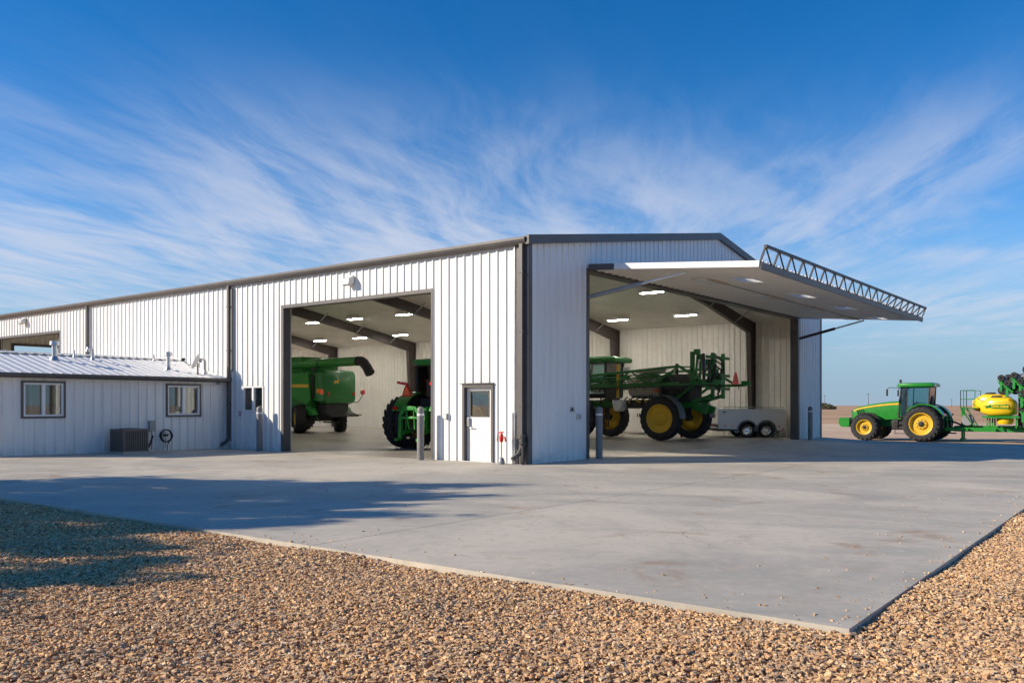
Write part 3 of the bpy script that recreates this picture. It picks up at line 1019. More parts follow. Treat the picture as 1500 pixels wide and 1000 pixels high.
# ------------------------------------------------------------------ lifted gable door
def lift_door():
    a, b, _, h = GD
    D, dz = 5.28, -0.44
    ln = math.hypot(D, dz)
    dy, dzn = -D / ln, dz / ln             # along the leaf, outward
    nx = (0, -dzn, dy * -1)                # up normal (0, .., ..)
    up = Vector((0, dzn * -1 * -1, 0))
    up = Vector((0, dzn, -dy)).normalized()      # perpendicular to leaf, pointing up
    along = Vector((0, dy, dzn))
    O = Vector((0, -0.06, h))

    def P(x, d, u):
        q = O + along * d + up * u
        return (x, q.y, q.z)

    def slab(mb, x0, x1, d0, d1, u0, u1):
        vs = [P(x, d, u) for u in (u0, u1) for d in (d0, d1) for x in (x0, x1)]
        return mb.add(vs, [(0, 2, 3, 1), (4, 5, 7, 6), (0, 1, 5, 4), (2, 6, 7, 3), (0, 4, 6, 2), (1, 3, 7, 5)])
    wins = [(5.2, 6.32), (9.95, 11.1), (14.55, 15.72), (19.35, 20.5)]
    wd0, wd1 = 3.52, 4.16
    x0, x1 = a + 0.03, b - 0.03
    mb = MB()
    slab(mb, x0, x1, 0.02, wd0, 0.0, 0.16)
    slab(mb, x0, x1, wd1, ln, 0.0, 0.16)
    c = x0
    for w in wins:
        slab(mb, c, w[0], wd0, wd1, 0.0, 0.16)
        c = w[1]
    slab(mb, c, x1, wd0, wd1, 0.0, 0.16)
    leaf = mb.build('lift_door', 'door_liner', shop)
    # outer skin sheets on top
    mb = MB()
    us = rib_us(x0, x1)
    for d0, d1 in ((0.02, wd0 - 0.05), (wd1 + 0.05, ln)):
        vs, fs = [], []
        for u in us:
            hh = 0.165 + rib_h(u)
            vs += [P(u, d0, hh), P(u, d1, hh)]
        fs = [(2 * i, 2 * i + 2, 2 * i + 3, 2 * i + 1) for i in range(len(us) - 1)]
        mb.add(vs, fs)
    mb.build('door_skin', 'white_steel', leaf, fix=False)
    # white edge cap on both sides
    for xx, s in ((x0, -1), (x1, 1)):
        e = MB()
        lo, hi = sorted((xx, xx + s * 0.03))
        slab(e, lo, hi, 0.9, ln, 0.0, 0.165)
        e.build('edge_cap', 'white_paint', leaf)
        e = MB()
        slab(e, lo, hi, 0.02, 0.9, -0.02, 0.16)
        e.build('edge_seal', 'bronze_trim', leaf)
    e = MB()
    slab(e, x0, x1, ln, ln + 0.05, -0.05, 0.12)
    e.build('bottom_rail', 'bronze_trim', leaf)
    # hinges
    e = MB()
    n = 44
    for i in range(n):
        x = x0 + (x1 - x0) * (i + 0.5) / n
        slab(e, x - 0.10, x + 0.06, 0.05, 0.17, -0.02, 0.0)
    e.build('hinge_strip', 'dark_metal', leaf)
    # outer truss standing on the leaf end
    e = MB()
    th = 0.49
    d = ln - 0.02
    u0t = 0.05
    xs = [x0 + 0.02 + (x1 - x0 - 0.04) * i / 19 for i in range(20)]
    e.bar(P(x0, d, u0t), P(x1, d, u0t), 0.08)
    e.bar(P(x0, d + 0.14, u0t + th), P(x1, d + 0.14, u0t + th), 0.075)
    for i, x in enumerate(xs):
        e.bar(P(x, d, u0t), P(x, d + 0.14, u0t + th), 0.045)
        if i < 19:
            if i < 12:
                e.bar(P(xs[i], d + 0.14, u0t + th), P(xs[i + 1], d, u0t), 0.035)
            else:
                e.bar(P(xs[i], d, u0t), P(xs[i + 1], d + 0.14, u0t + th), 0.035)
    e.build('truss', 'dark_metal', leaf)
    for w in wins:
        f = MB()
        slab(f, w[0] - 0.05, w[1] + 0.05, wd0 - 0.05, wd0 + 0.03, -0.025, 0.0)
        slab(f, w[0] - 0.05, w[1] + 0.05, wd1 - 0.03, wd1 + 0.05, -0.025, 0.0)
        slab(f, w[0] - 0.05, w[0] + 0.03, wd0 + 0.03, wd1 - 0.03, -0.025, 0.0)
        slab(f, w[1] - 0.03, w[1] + 0.05, wd0 + 0.03, wd1 - 0.03, -0.025, 0.0)
        m = (wd0 + wd1) / 2
        slab(f, w[0] + 0.03, w[1] - 0.03, m - 0.02, m + 0.02, -0.03, -0.013)
        wf = f.build('window_frame', 'white_paint', leaf)
        p = MB()
        slab(p, w[0] + 0.03, w[1] - 0.03, wd0 + 0.03, wd1 - 0.03, -0.012, -0.006)
        p.build('pane', 'frosted_pane', leaf)
        # lamp housing screwed to the liner between window and hinge
        p = MB()
        slab(p, w[0] + 0.1, w[1] + 0.35, 2.18, 2.66, -0.05, -0.002)
        p.build('light_housing', 'pale_plastic', leaf, bevel=0.02)
        p = MB()
        slab(p, w[0] + 0.25, w[1] + 0.45, 2.69, 2.80, -0.05, -0.002)
        p.build('ballast_cover', 'wood_board', leaf)
        p = MB()
        slab(p, w[0] - 0.45, w[0] - 0.12, wd0 + 0.08, wd1 - 0.08, -0.04, -0.002)
        p.build('latch_plate', 'pale_plastic', leaf)
    p = MB()
    p.tube(P(5.5, 2.72, -0.03), P(20.6, 2.72, -0.03), 0.018, n=6)
    p.build('conduit', 'grey_metal', leaf)
    # lift cylinders
    for xx, foot in ((a + 0.12, (a + 0.09, -0.02, 4.84)), (b - 0.12, (b - 0.10, -0.10, 4.70))):
        tp = Vector(P(xx + (0.35 if xx < 9 else -0.2), 3.0, -0.06))
        ft = Vector(foot)
        md = ft.lerp(tp, 0.56)
        q = MB().tube(ft, md, 0.065).build('lift_cylinder', 'dark_metal' if xx > 9 else 'grey_metal', leaf, smooth=True)
        MB().tube(md, tp, 0.036).build('cylinder_rod', 'chrome', leaf, smooth=True)
        hose = [ft + Vector((0.0, 0.15, 0.1)), ft + Vector((-0.25 if xx > 9 else 0.1, 0.25, 0.4)), ft + Vector((-0.35 if xx > 9 else 0.12, 0.3, 0.0)), ft + Vector((-0.1, 0.28, -0.25))]
        MB().path(hose, 0.014, 6).build('hydraulic_hose', 'black_rubber', leaf)


lift_door()


# ------------------------------------------------------------------ office wing
def office():
    root = thing('office', 'low white ribbed steel office wing with pitched metal roof against the shop wall', 'office')
    y0, y1 = OFY, OFY + 6.2
    yr = (y0 + y1) / 2
    hw = OFH
    rise = 0.72
    wn = [(-7.15, -5.93), (-2.41, -1.15)]
    z0w, z1w = 1.25, 2.31
    ln = -OFX
    holes = [(u0 - OFX, u1 - OFX, z0w, z1w) for u0, u1 in wn]
    mb = MB()
    wall_backing(mb, ln, hw + 0.02, holes, lambda m, a, b, z0, z1: m.box(OFX + a, OFX + b - (0.02 if b == ln else 0), y0 + 0.012, y0 + 0.18, z0, z1))
    wf = mb.build('wall', 'white_steel', root)
    clad(wf, ln - 0.02, 0.03, hw, holes, (OFX, y0, 0), (1, 0, 0), (0, -1, 0))
    mb = MB().box(OFX, -0.05, y1 - 0.18, y1, -0.1, hw).box(OFX, OFX + 0.18, y0 + 0.18, y1 - 0.18, -0.1, hw)
    mb.prism([(y0 + 0.02, hw), (y1 - 0.02, hw), (yr, hw + rise)], 'x', OFX + 0.02, OFX + 0.16)
    mb.build('wall', 'white_steel', root)
    for u0, u1 in wn:
        window('window', root, u0, u1, z0w, z1w, 'x', y0, -1)
    # roof sheets
    ov = 0.22
    sl = rise / (yr - y0)
    rf = MB().prism([(y0 - ov, hw + 0.01 - ov * sl), (yr, hw + rise + 0.01), (y1 + ov, hw + 0.01 - ov * sl), (y1 + ov, hw - 0.05 - ov * sl), (yr, hw + rise - 0.06), (y0 - ov, hw - 0.05 - ov * sl)], 'x', OFX - 0.2, -0.055).build('roof', 'white_steel', root)
    Wp = 3 * PITCH
    for side in (0, 1):
        i = 0
        x = OFX - 0.2
        while x < -0.06:
            x1 = min(-0.056, x + Wp)
            us = rib_us(i * Wp, i * Wp + (x1 - x))
            vs = []
            for u in us:
                h = rib_h(u) * 0.5 + 0.016 + 0.002 * (i % 2)
                xx = u - i * Wp
                ye = y0 - ov - 0.05 if side == 0 else y1 + ov + 0.05
                vs += [(xx, ye, hw + 0.01 - (ov + 0.05) * sl + h), (xx, yr, hw + rise + 0.01 + h)]
            fs = [(2 * k, 2 * k + 2, 2 * k + 3, 2 * k + 1) for k in range(len(us) - 1)]
            MB().add(vs, fs).build('roof_panel', 'white_steel', rf, loc=(x, 0, 0), fix=False)
            x = x1
            i += 1
    ze = hw - ov * sl
    g = MB().prism([(y0 - ov - 0.16, ze + 0.02), (y0 - ov - 0.01, ze + 0.02), (y0 - ov - 0.01, ze - 0.13), (y0 - ov - 0.10, ze - 0.13), (y0 - ov - 0.16, ze - 0.06)], 'x', OFX - 0.2, -0.06)
    g.build('gutter', 'bronze_trim', rf)
    MB().box(OFX - 0.2, -0.06, y0 - ov + 0.0, y0 - 0.045, ze - 0.10, ze - 0.06).build('soffit', 'white_steel', rf)
    MB().prism([(yr - 0.2, hw + rise + 0.045), (yr, hw + rise + 0.09), (yr + 0.2, hw + rise + 0.045), (yr, hw + rise + 0.07)], 'x', OFX - 0.2, -0.06).build('ridge_cap', 'white_steel', rf)

    def rz(y):
        return hw + (y - y0) * sl if y < yr else hw + (y1 - y) * sl

    def vent(x, y, r, h, cap, elbow=False):
        z = rz(y)
        m = MB().lathe([(r * 2.2, z - 0.05), (r * 1.9, z + 0.05), (r * 1.15, z + 0.14)], (x, y, 0), 'z', 14)
        m.tube((x, y, z), (x, y, z + h), r, n=14)
        if cap:
            m.lathe([(0.001, z + h + 0.17), (r * 1.7, z + h + 0.15), (r * 1.8, z + h + 0.02), (r * 1.1, z + h)], (x, y, 0), 'z', 16)
        if elbow:
            m.path([(x, y, z + h - 0.02), (x, y, z + h + 0.08), (x - 0.07, y - 0.02, z + h + 0.15), (x - 0.2, y - 0.05, z + h + 0.13), (x - 0.22, y - 0.05, z + h + 0.02)], [r, r, r, r * 1.05, r * 1.1], 12)
        m.build('vent_pipe', 'galvanised', rf, smooth=True)
    vent(-5.25, 16.0, 0.085, 0.50, True)
    vent(-4.30, 16.6, 0.03, 0.28, False)
    vent(-3.85, 16.2, 0.05, 0.30, False, True)
    vent(-1.45, 16.4, 0.03, 0.30, False)
    vent(-1.75, 14.9, 0.075, 0.52, True)
    vent(-0.62, 14.35, 0.055, 0.42, False, True)
    # small eyelet fixture and outlet on the wall
    MB().lathe([(0.05, -0.03), (0.07, -0.05), (0.06, -0.12), (0.001, -0.14)], (-0.42, y0, 2.42), 'y', 12).build('wall_eyelet', 'grey_metal', wf, smooth=True)
    MB().box(-7.95, -7.83, y0 - 0.12, y0 - 0.03, 1.35, 1.47).build('hose_bib', 'grey_metal', wf, bevel=0.02)
    return root, rz


OFFICE, ORZ = office()


# ------------------------------------------------------------------ wheels
_wc = {}


def wheel(parent, pos_, dia, width, rimd, out=-1, lugs=20, rim_mat='wheel_yellow', dish=0.10, hub='engine_black', name='wheel', nlug_h=0.045, hub_r=0.16):
    """wheel part with tyre and hub as sub-parts; its axle runs along local x; out=-1 faces -x"""
    key = (dia, width, rimd, lugs, rim_mat, dish, hub_r)
    if key not in _wc:
        r0, r1 = rimd / 2, dia / 2
        hw = width / 2
        rb = r1 - (nlug_h if lugs else 0.0)
        t = MB()
        prof = [(r0, -hw * 0.72), (r0 + 0.02, -hw * 0.86), (r0 + (rb - r0) * 0.45, -hw), (rb - (rb - r0) * 0.22, -hw * 0.97), (rb - 0.03, -hw * 0.86), (rb, -hw * 0.6), (rb + 0.005, 0),
                (rb, hw * 0.6), (rb - 0.03, hw * 0.86), (rb - (rb - r0) * 0.22, hw * 0.97), (r0 + (rb - r0) * 0.45, hw), (r0 + 0.02, hw * 0.86), (r0, hw * 0.72)]
        t.lathe(prof, n=40)
        if lugs:
            for s in (-1, 1):
                for k in range(lugs):
                    th = 2 * math.pi * (k + (0.5 if s > 0 else 0)) / lugs
                    tw = 0.36 * 2 * math.pi / lugs
                    pts = []
                    for a, (xx, dth) in enumerate(((0.02, 0.30), (0.55, 0.12), (0.98, -0.06))):
                        for q in (-0.5, 0.5):
                            for rr in (rb - 0.05 - (0.05 if a == 2 else 0), r1 - (0.03 if a == 2 else 0)):
                                an = th + 2 * math.pi / lugs * dth * 3.0 + q * tw
                                pts.append((s * xx * hw, rr * math.cos(an), rr * math.sin(an)))
                    fs = []
                    for a in (0, 4):
                        fs += [(a, a + 1, a + 5, a + 4), (a + 2, a + 6, a + 7, a + 3), (a + 1, a + 3, a + 7, a + 5)]
                    fs += [(0, 2, 3, 1), (8, 9, 11, 10)]
                    t.add(pts, fs)
        tm = t.mesh('tyre', True)
        rm = MB()
        e = -hw * 0.80
        rm.lathe([(r0 - 0.005, hw * 0.7), (r0 - 0.01, e * 0.6), (r0 + 0.03, e), (r0 + 0.01, e - 0.015), (r0 - 0.035, e), (r0 - 0.06, e + dish * 0.6), (r0 * 0.80, e + dish), (r0 * 0.52, e + dish * 1.05), (r0 * 0.46, e + dish * 0.55), (r0 * 0.30, e + dish * 0.5), (0.001, e + dish * 0.5)], n=40)
        rmm = rm.mesh('rim', True)
        hm = MB().lathe([(hub_r, e + dish * 0.5), (hub_r * 0.95, e + dish * 0.3), (hub_r * 0.6, e + dish * 0.2), (0.001, e + dish * 0.2)], n=16)
        for k in range(8):
            th = 2 * math.pi * k / 8
            hm.lathe([(0.022, e + dish * 0.5), (0.02, e + dish * 0.3), (0.001, e + dish * 0.28)], (0, hub_r * 1.45 * math.cos(th), hub_r * 1.45 * math.sin(th)), 'x', 6)
        hmm = hm.mesh('hub', True)
        _wc[key] = (rmm, tm, hmm)
    a, b, c = _wc[key]
    w = place(name, a, rim_mat, parent, loc=pos_, rot=(random.uniform(0, 6.28), 0, 0) if out < 0 else (random.uniform(0, 6.28), 0, math.pi))
    place('tyre', b, 'black_rubber', w)
    place('hub', c, hub, w)
    return w


def arc_fender(r, a0, a1, x0, x1, y, z, th=0.03, n=14, lip=0.06):
    m = MB()
    rings = []
    for k in range(n + 1):
        a = a0 + (a1 - a0) * k / n
        c, s_ = math.cos(a), math.sin(a)
        rings.append([(x0, y + c * r, z + s_ * r), (x1, y + c * r, z + s_ * r), (x1, y + c * (r - lip), z + s_ * (r - lip)), (x1 - 0.02, y + c * (r - lip), z + s_ * (r - lip)),
                      (x1 - 0.02, y + c * (r - th), z + s_ * (r - th)), (x0 + 0.02, y + c * (r - th), z + s_ * (r - th)), (x0 + 0.02, y + c * (r - lip), z + s_ * (r - lip)), (x0, y + c * (r - lip), z + s_ * (r - lip))])
    return m.loft(rings)


def hood_ring(y, hw, z0, z1, k=0.35):
    pts = []
    r = hw * k
    pts += [(-hw * 0.92, y, z0), (-hw, y, z0 + (z1 - z0) * 0.4), (-hw * 0.98, y, z1 - r * 0.9)]
    for i in range(1, 5):
        a = math.pi - (math.pi / 2) * i / 5
        pts.append((-hw * 0.98 + r + r * math.cos(a), y, z1 - r * 0.9 + r * 0.9 * math.sin(a)))
    q = [(-x, yy, z) for x, yy, z in reversed(pts)]
    return pts + [(0, y, z1 + 0.015)] + q


def tractor(name, label, loc, rz, hitch_frame=False):
    T = thing(name, label, 'tractor', loc, rz)
    # chassis
    c = MB().box(-0.28, 0.28, -0.55, 1.5, 0.72, 1.30).box(-0.24, 0.24, 1.5, 3.9, 0.80, 1.22).tube((-1.25, 0, 0.98), (1.25, 0, 0.98), 0.15, n=14).tube((-1.1, 3.05, 0.72), (1.1, 3.05, 0.72), 0.11, n=12)
    c.box(-0.36, 0.36, 2.75, 3.35, 0.5, 0.95).box(-0.45, 0.45, -0.45, 0.45, 0.7, 1.3)
    c.build('chassis', 'deep_green', T, bevel=0.03)
    st = [(1.32, 0.50, 1.20, 2.26), (2.0, 0.49, 1.20, 2.22), (2.7, 0.47, 1.16, 2.13), (3.3, 0.45, 1.12, 2.02), (3.75, 0.43, 1.12, 1.91), (3.98, 0.40, 1.15, 1.80), (4.06, 0.34, 1.22, 1.70)]
    hood = MB().loft([hood_ring(*s) for s in st]).build('hood', 'tractor_green', T, smooth=True)
    # yellow stripe along both sides of the hood, on the skin's upper edge
    for sx in (-1, 1):
        m = MB()
        rr = []
        for (y, hw, z0, z1) in st[:-1]:
            r = hw * 0.35
            taper = 0.085 - 0.012 * (y - 1.32)
            zt = z1 - r * 0.55
            rr.append([(sx * (hw * 1.0 + 0.008), y, zt - taper - 0.03), (sx * (hw * 0.985 + 0.012), y, zt - 0.0), (sx * (hw * 0.985 - 0.02), y, zt - 0.0), (sx * (hw * 0.98 - 0.02), y, zt - taper - 0.03)])
        m.loft(rr)
        m.build('stripe', 'wheel_yellow', hood)
        v = MB()
        for k in range(4):
            y = 3.32 + k * 0.12
            v.bar((sx * 0.462, y, 1.35 + 0.03 * k), (sx * 0.452, y + 0.10, 1.80 - 0.02 * k), 0.018, 0.075, up=(1, 0, 0))
        v.build('side_vent', 'engine_black', hood)
    g = MB().prism([(3.95, 1.16), (4.10, 1.22), (4.10, 1.66), (3.98, 1.78), (3.9, 1.78)], 'x', -0.30, 0.30)
    for k in range(5):
        g.box(-0.28, 0.28, 4.10, 4.115, 1.26 + 0.08 * k, 1.29 + 0.08 * k)
    g.build('grille', 'engine_black', hood, bevel=0.02)
    for sx in (-1, 1):
        MB().box(sx * 0.25 - 0.09, sx * 0.25 + 0.09, 4.06, 4.13, 1.60, 1.70).build('headlight', 'chrome', hood, bevel=0.02)
    wgt = MB()
    for k in range(9):
        x = -0.36 + k * 0.09
        wgt.prism([(4.22, 0.82), (4.30, 0.72), (4.70, 0.74), (4.84, 0.90), (4.84, 1.20), (4.78, 1.28), (4.22, 1.28)], 'x', x - 0.04, x + 0.04)
    wgt.build('front_weight', 'tractor_green', T, bevel=0.012)
    MB().box(-0.25, 0.25, 3.85, 4.24, 0.78, 1.06).build('weight_bracket', 'engine_black', T)
    # cab
    zb, zt = 1.30, 3.05
    cab = MB().box(-0.72, 0.72, -0.30, 1.40, zb, zb + 0.10).box(-0.55, 0.55, -0.28, 0.5, zb + 0.1, zb + 0.55).build('cab', 'engine_black', T, bevel=0.03)
    pl = MB()
    cor = {'f': ((0.72, 1.40), (0.66, 1.26)), 'm': ((0.80, 0.55), (0.78, 0.50)), 'r': ((0.78, -0.16), (0.76, -0.24))}
    for sx in (-1, 1):
        for k, ((xb, yb), (xt, yt)) in cor.items():
            if k == 'm':
                continue
            pl.bar((sx * xb, yb, zb), (sx * xt, yt, zt + 0.03), 0.075, 0.09)
        pl.bar((sx * 0.78, 0.98, zb + 0.1), (sx * 0.77, 0.92, zt), 0.05, 0.05)
        pl.bar((sx * 0.78, -0.46, zb + 0.95), (sx * 0.78, 0.95, zb + 0.10), 0.04, 0.04) if False else None
        pl.bar((sx * 0.72, 1.28, zb), (sx * 0.78, -0.5, zb + 0.75), 0.01, 0.01) if False else None
        pl.bar((sx * 0.66, 1.26, zt), (sx * 0.76, -0.24, zt), 0.07, 0.07)
    pl.bar((-0.66, 1.26, zt), (0.66, 1.26, zt), 0.07, 0.07).bar((-0.76, -0.24, zt), (0.76, -0.24, zt), 0.07, 0.07)
    pl.build('pillar_frame', 'engine_black', cab, bevel=0.012)

    def pane(pts, nm):
        n = Vector(pts[1]) - Vector(pts[0])
        n = n.cross(Vector(pts[2]) - Vector(pts[0])).normalized() * 0.006
        MB().add([tuple(Vector(p) - n) for p in pts] + [tuple(Vector(p) + n) for p in pts], [(3, 2, 1, 0), (4, 5, 6, 7), (0, 1, 5, 4), (1, 2, 6, 5), (2, 3, 7, 6), (3, 0, 4, 7)]).build(nm, 'cab_glass', cab)
    for sx in (-1, 1):
        pane([(sx * 0.735, 1.36, zb + 0.1), (sx * 0.79, -0.12, zb + 0.62), (sx * 0.765, -0.20, zt), (sx * 0.67, 1.24, zt)], 'side_window')
    pane([(-0.70, 1.40, zb + 0.85), (0.70, 1.40, zb + 0.85), (0.64, 1.27, zt), (-0.64, 1.27, zt)], 'windscreen')
    pane([(-0.74, -0.17, zb + 0.6), (0.74, -0.17, zb + 0.6), (0.73, -0.25, zt), (-0.73, -0.25, zt)], 'rear_window')
    rings = []
    for z, q in ((3.06, 0.97), (3.12, 1.0), (3.23, 0.98), (3.29, 0.88)):
        half = [(0.78 * q, 0.49 - 0.97 * q), (0.90 * q, 0.49 - 0.72 * q), (0.90 * q, 0.49 + 0.72 * q), (0.74 * q, 0.49 + 0.99 * q)]
        rings.append([(-x, y, z) for x, y in half] + [(x, y, z) for x, y in reversed(half)])
    MB().loft(rings).build('cab_roof', 'tractor_green', cab, smooth=True)
    for sx in (-1, 1):
        MB().box(sx * 0.62 - 0.12, sx * 0.62 + 0.12, -0.52, -0.44, 3.07, 3.16).build('roof_light', 'chrome', cab, bevel=0.01)
        MB().box(sx * 0.55 - 0.12, sx * 0.55 + 0.12, 1.42, 1.49, 3.07, 3.15).build('roof_light', 'chrome', cab, bevel=0.01)
    MB().tube((-0.72, 1.15, 3.10), (-0.78, 1.28, 3.32), 0.02).lathe([(0.06, 3.32), (0.075, 3.36), (0.06, 3.47), (0.001, 3.49)], (-0.78, 1.28, 0), 'z', 12).build('beacon', 'engine_black', cab)
    for sx in (-1, 1):
        MB().path([(sx * 0.72, 1.12, 2.98), (sx * 0.95, 1.45, 3.02), (sx * 1.20, 1.82, 3.02), (sx * 1.25, 1.88, 2.9)], 0.018, 6).box(sx * 1.25 - 0.09, sx * 1.25 + 0.09, 1.86, 1.92, 2.55, 2.92).build('mirror', 'engine_black', cab)
    seat = MB().box(-0.26, 0.26, -0.15, 0.35, 1.85, 2.0).box(-0.25, 0.25, -0.26, -0.12, 1.9, 2.55)
    seat.build('seat', 'seat_cloth', cab, bevel=0.04)
    MB().tube((0, 1.05, 1.4), (0, 0.72, 2.12), 0.05).lathe([(0.19, -0.015), (0.21, 0), (0.19, 0.015), (0.17, 0)], (0, 0.66, 2.2), 'z', 18, True).box(0.30, 0.5, 0.2, 0.75, 1.9, 2.15).build('steering_column', 'engine_black', cab)
    # exhaust, tanks, steps
    MB().tube((0.52, 1.42, 1.3), (0.52, 1.42, 2.25), 0.11).tube((0.52, 1.42, 2.25), (0.52, 1.42, 3.05), 0.06).build('exhaust', 'engine_black', T, smooth=True)
    for sx in (-1, 1):
        MB().box(sx * 0.66 - 0.22, sx * 0.66 + 0.22, 0.75, 1.75, 0.62, 1.18).build('fuel_tank', 'engine_black', T, bevel=0.06)
    s = MB()
    for k in range(4):
        s.box(-1.02, -0.72, 1.02 - 0.02 * k, 1.46 + 0.02 * k, 1.20 - 0.27 * k, 1.23 - 0.27 * k)
    s.bar((-1.0, 1.0, 1.25), (-1.0, 0.95, 0.38), 0.03, 0.05).bar((-1.0, 1.48, 1.25), (-1.0, 1.53, 0.38), 0.03, 0.05)
    s.build('step', 'engine_black', T)
    MB().path([(-0.80, 1.30, 1.3), (-0.88, 1.36, 1.6), (-0.86, 1.34, 2.35), (-0.78, 1.24, 2.45)], 0.016, 6).build('handrail', 'engine_black', T)
    # fenders
    for sx in (-1, 1):
        x0, x1 = (0.62, 1.22) if sx > 0 else (-1.22, -0.62)
        arc_fender(1.13, R(38), R(158), x0, x1, 0, 0.98).build('rear_fender', 'tractor_green', T, smooth=True)
        MB().box(sx * 1.0 - 0.1, sx * 1.0 + 0.1, -1.12, -1.07, 1.45, 1.56).build('tail_light', 'red_lens', T)
        x0, x1 = (0.72, 1.2) if sx > 0 else (-1.2, -0.72)
        arc_fender(0.84, R(35), R(150), x0, x1, 3.05, 0.765).build('front_fender', 'engine_black', T, smooth=True)
    # wheels, doubled on both axles
    for sx in (-1, 1):
        wheel(T, (sx * 0.98, 0, 0.985), 1.97, 0.48, 1.22, sx, 21, dish=0.16)
        wheel(T, (sx * 1.58, 0, 0.985), 1.97, 0.48, 1.22, sx, 21, dish=0.16)
        wheel(T, (sx * 0.96, 3.05, 0.765), 1.53, 0.44, 0.84, sx, 18, dish=0.12, hub_r=0.11)
        wheel(T, (sx * 1.46, 3.05, 0.765), 1.53, 0.42, 0.84, sx, 18, dish=0.12, hub_r=0.11)
    # rear linkage
    h = MB()
    h.bar((-0.42, -0.35, 0.75), (-0.46, -1.25, 0.62), 0.08, 0.11).bar((0.42, -0.35, 0.75), (0.46, -1.25, 0.62), 0.08, 0.11)
    h.bar((0, -0.5, 1.25), (0, -1.3, 1.18), 0.08).box(-0.30, 0.30, -0.78, -0.52, 0.72, 1.55)
    for sx in (-1, 1):
        h.bar((sx * 0.30, -0.55, 1.52), (sx * 0.46, -1.05, 1.42), 0.10, 0.12).bar((sx * 0.46, -1.05, 1.42), (sx * 0.45, -1.1, 0.66), 0.06)
    h.build('lift_linkage', 'tractor_green', T, bevel=0.012)
    MB().bar((0, -0.5, 0.48), (0, -1.45, 0.46), 0.14, 0.07).build('drawbar', 'engine_black', T)
    hz = MB()
    for k in range(5):
        x = -0.2 + k * 0.1
        hz.tube((x, -0.8, 1.15), (x, -0.92, 1.12), 0.03, n=8).path([(x, -0.9, 1.12), (x * 1.2, -1.1, 1.0), (x * 0.8, -1.15, 0.75), (x * 0.5, -1.0, 0.6)], 0.014, 5)
    hz.build('hydraulic_coupler', 'engine_black', T)
    if hitch_frame:
        q = MB()
        for sx in (-1, 1):
            q.bar((sx * 0.52, -1.32, 0.42), (sx * 0.46, -1.34, 1.30), 0.10, 0.13).bar((sx * 0.46, -1.34, 1.30), (sx * 0.22, -1.34, 1.52), 0.10, 0.13)
            q.bar((sx * 0.52, -1.32, 0.42), (sx * 0.52, -1.55, 0.38), 0.10, 0.10)
            q.bar((sx * 0.18, -1.34, 1.4), (sx * 0.14, -1.25, 0.75), 0.05, 0.05)
        q.bar((-0.28, -1.34, 1.50), (0.28, -1.34, 1.50), 0.12, 0.14).bar((-0.48, -1.34, 1.16), (0.48, -1.34, 1.16), 0.06, 0.08)
        q.build('quick_hitch', 'tractor_green', T, bevel=0.012)
    if hitch_frame:
        a = MB().prism([(0.42 - 0.24, 1.92), (0.42 + 0.24, 1.92), (0.42 + 0.10, 2.25), (0.42, 2.35), (0.42 - 0.10, 2.25)], 'y', -1.10, -1.085)
        a.v = [(-x, y, z) for x, y, z in a.v]
        smv = a.build('slow_vehicle_triangle', 'red_lens', T)
        a = MB().prism([(0.42 - 0.17, 1.97), (0.42 + 0.17, 1.97), (0.42 + 0.06, 2.20), (0.42, 2.28), (0.42 - 0.06, 2.20)], 'y', -1.105, -1.10)
        a.v = [(-x, y, z) for x, y, z in a.v]
        a.build('triangle_panel', 'orange_reflector', smv)
    b = MB()
    for sx in ((-1, 1) if hitch_frame else ()):
        b.bar((sx * 0.55, -0.9, 2.36), (sx * 1.02, -0.95, 2.44), 0.07, 0.10).bar((sx * 0.6, -0.9, 2.36), (sx * 0.7, -0.5, 2.0), 0.03)
    if hitch_frame:
        b.build('warning_light', 'red_lens', T)
    return T


TRACTOR_A = tractor('tractor', 'green tractor with doubled yellow wheels hitched to the planter on the dirt yard', (36.45, -2.40, TZ(36.5, -1)), 0.0)
TRACTOR_A.scale = (1.04, 1.04, 1.04)
TRACTOR_B = tractor('tractor', 'green tractor with hitch frame and orange triangle backed up to the side bay opening', (4.40, 7.45, 0.0), -math.pi / 2, True)


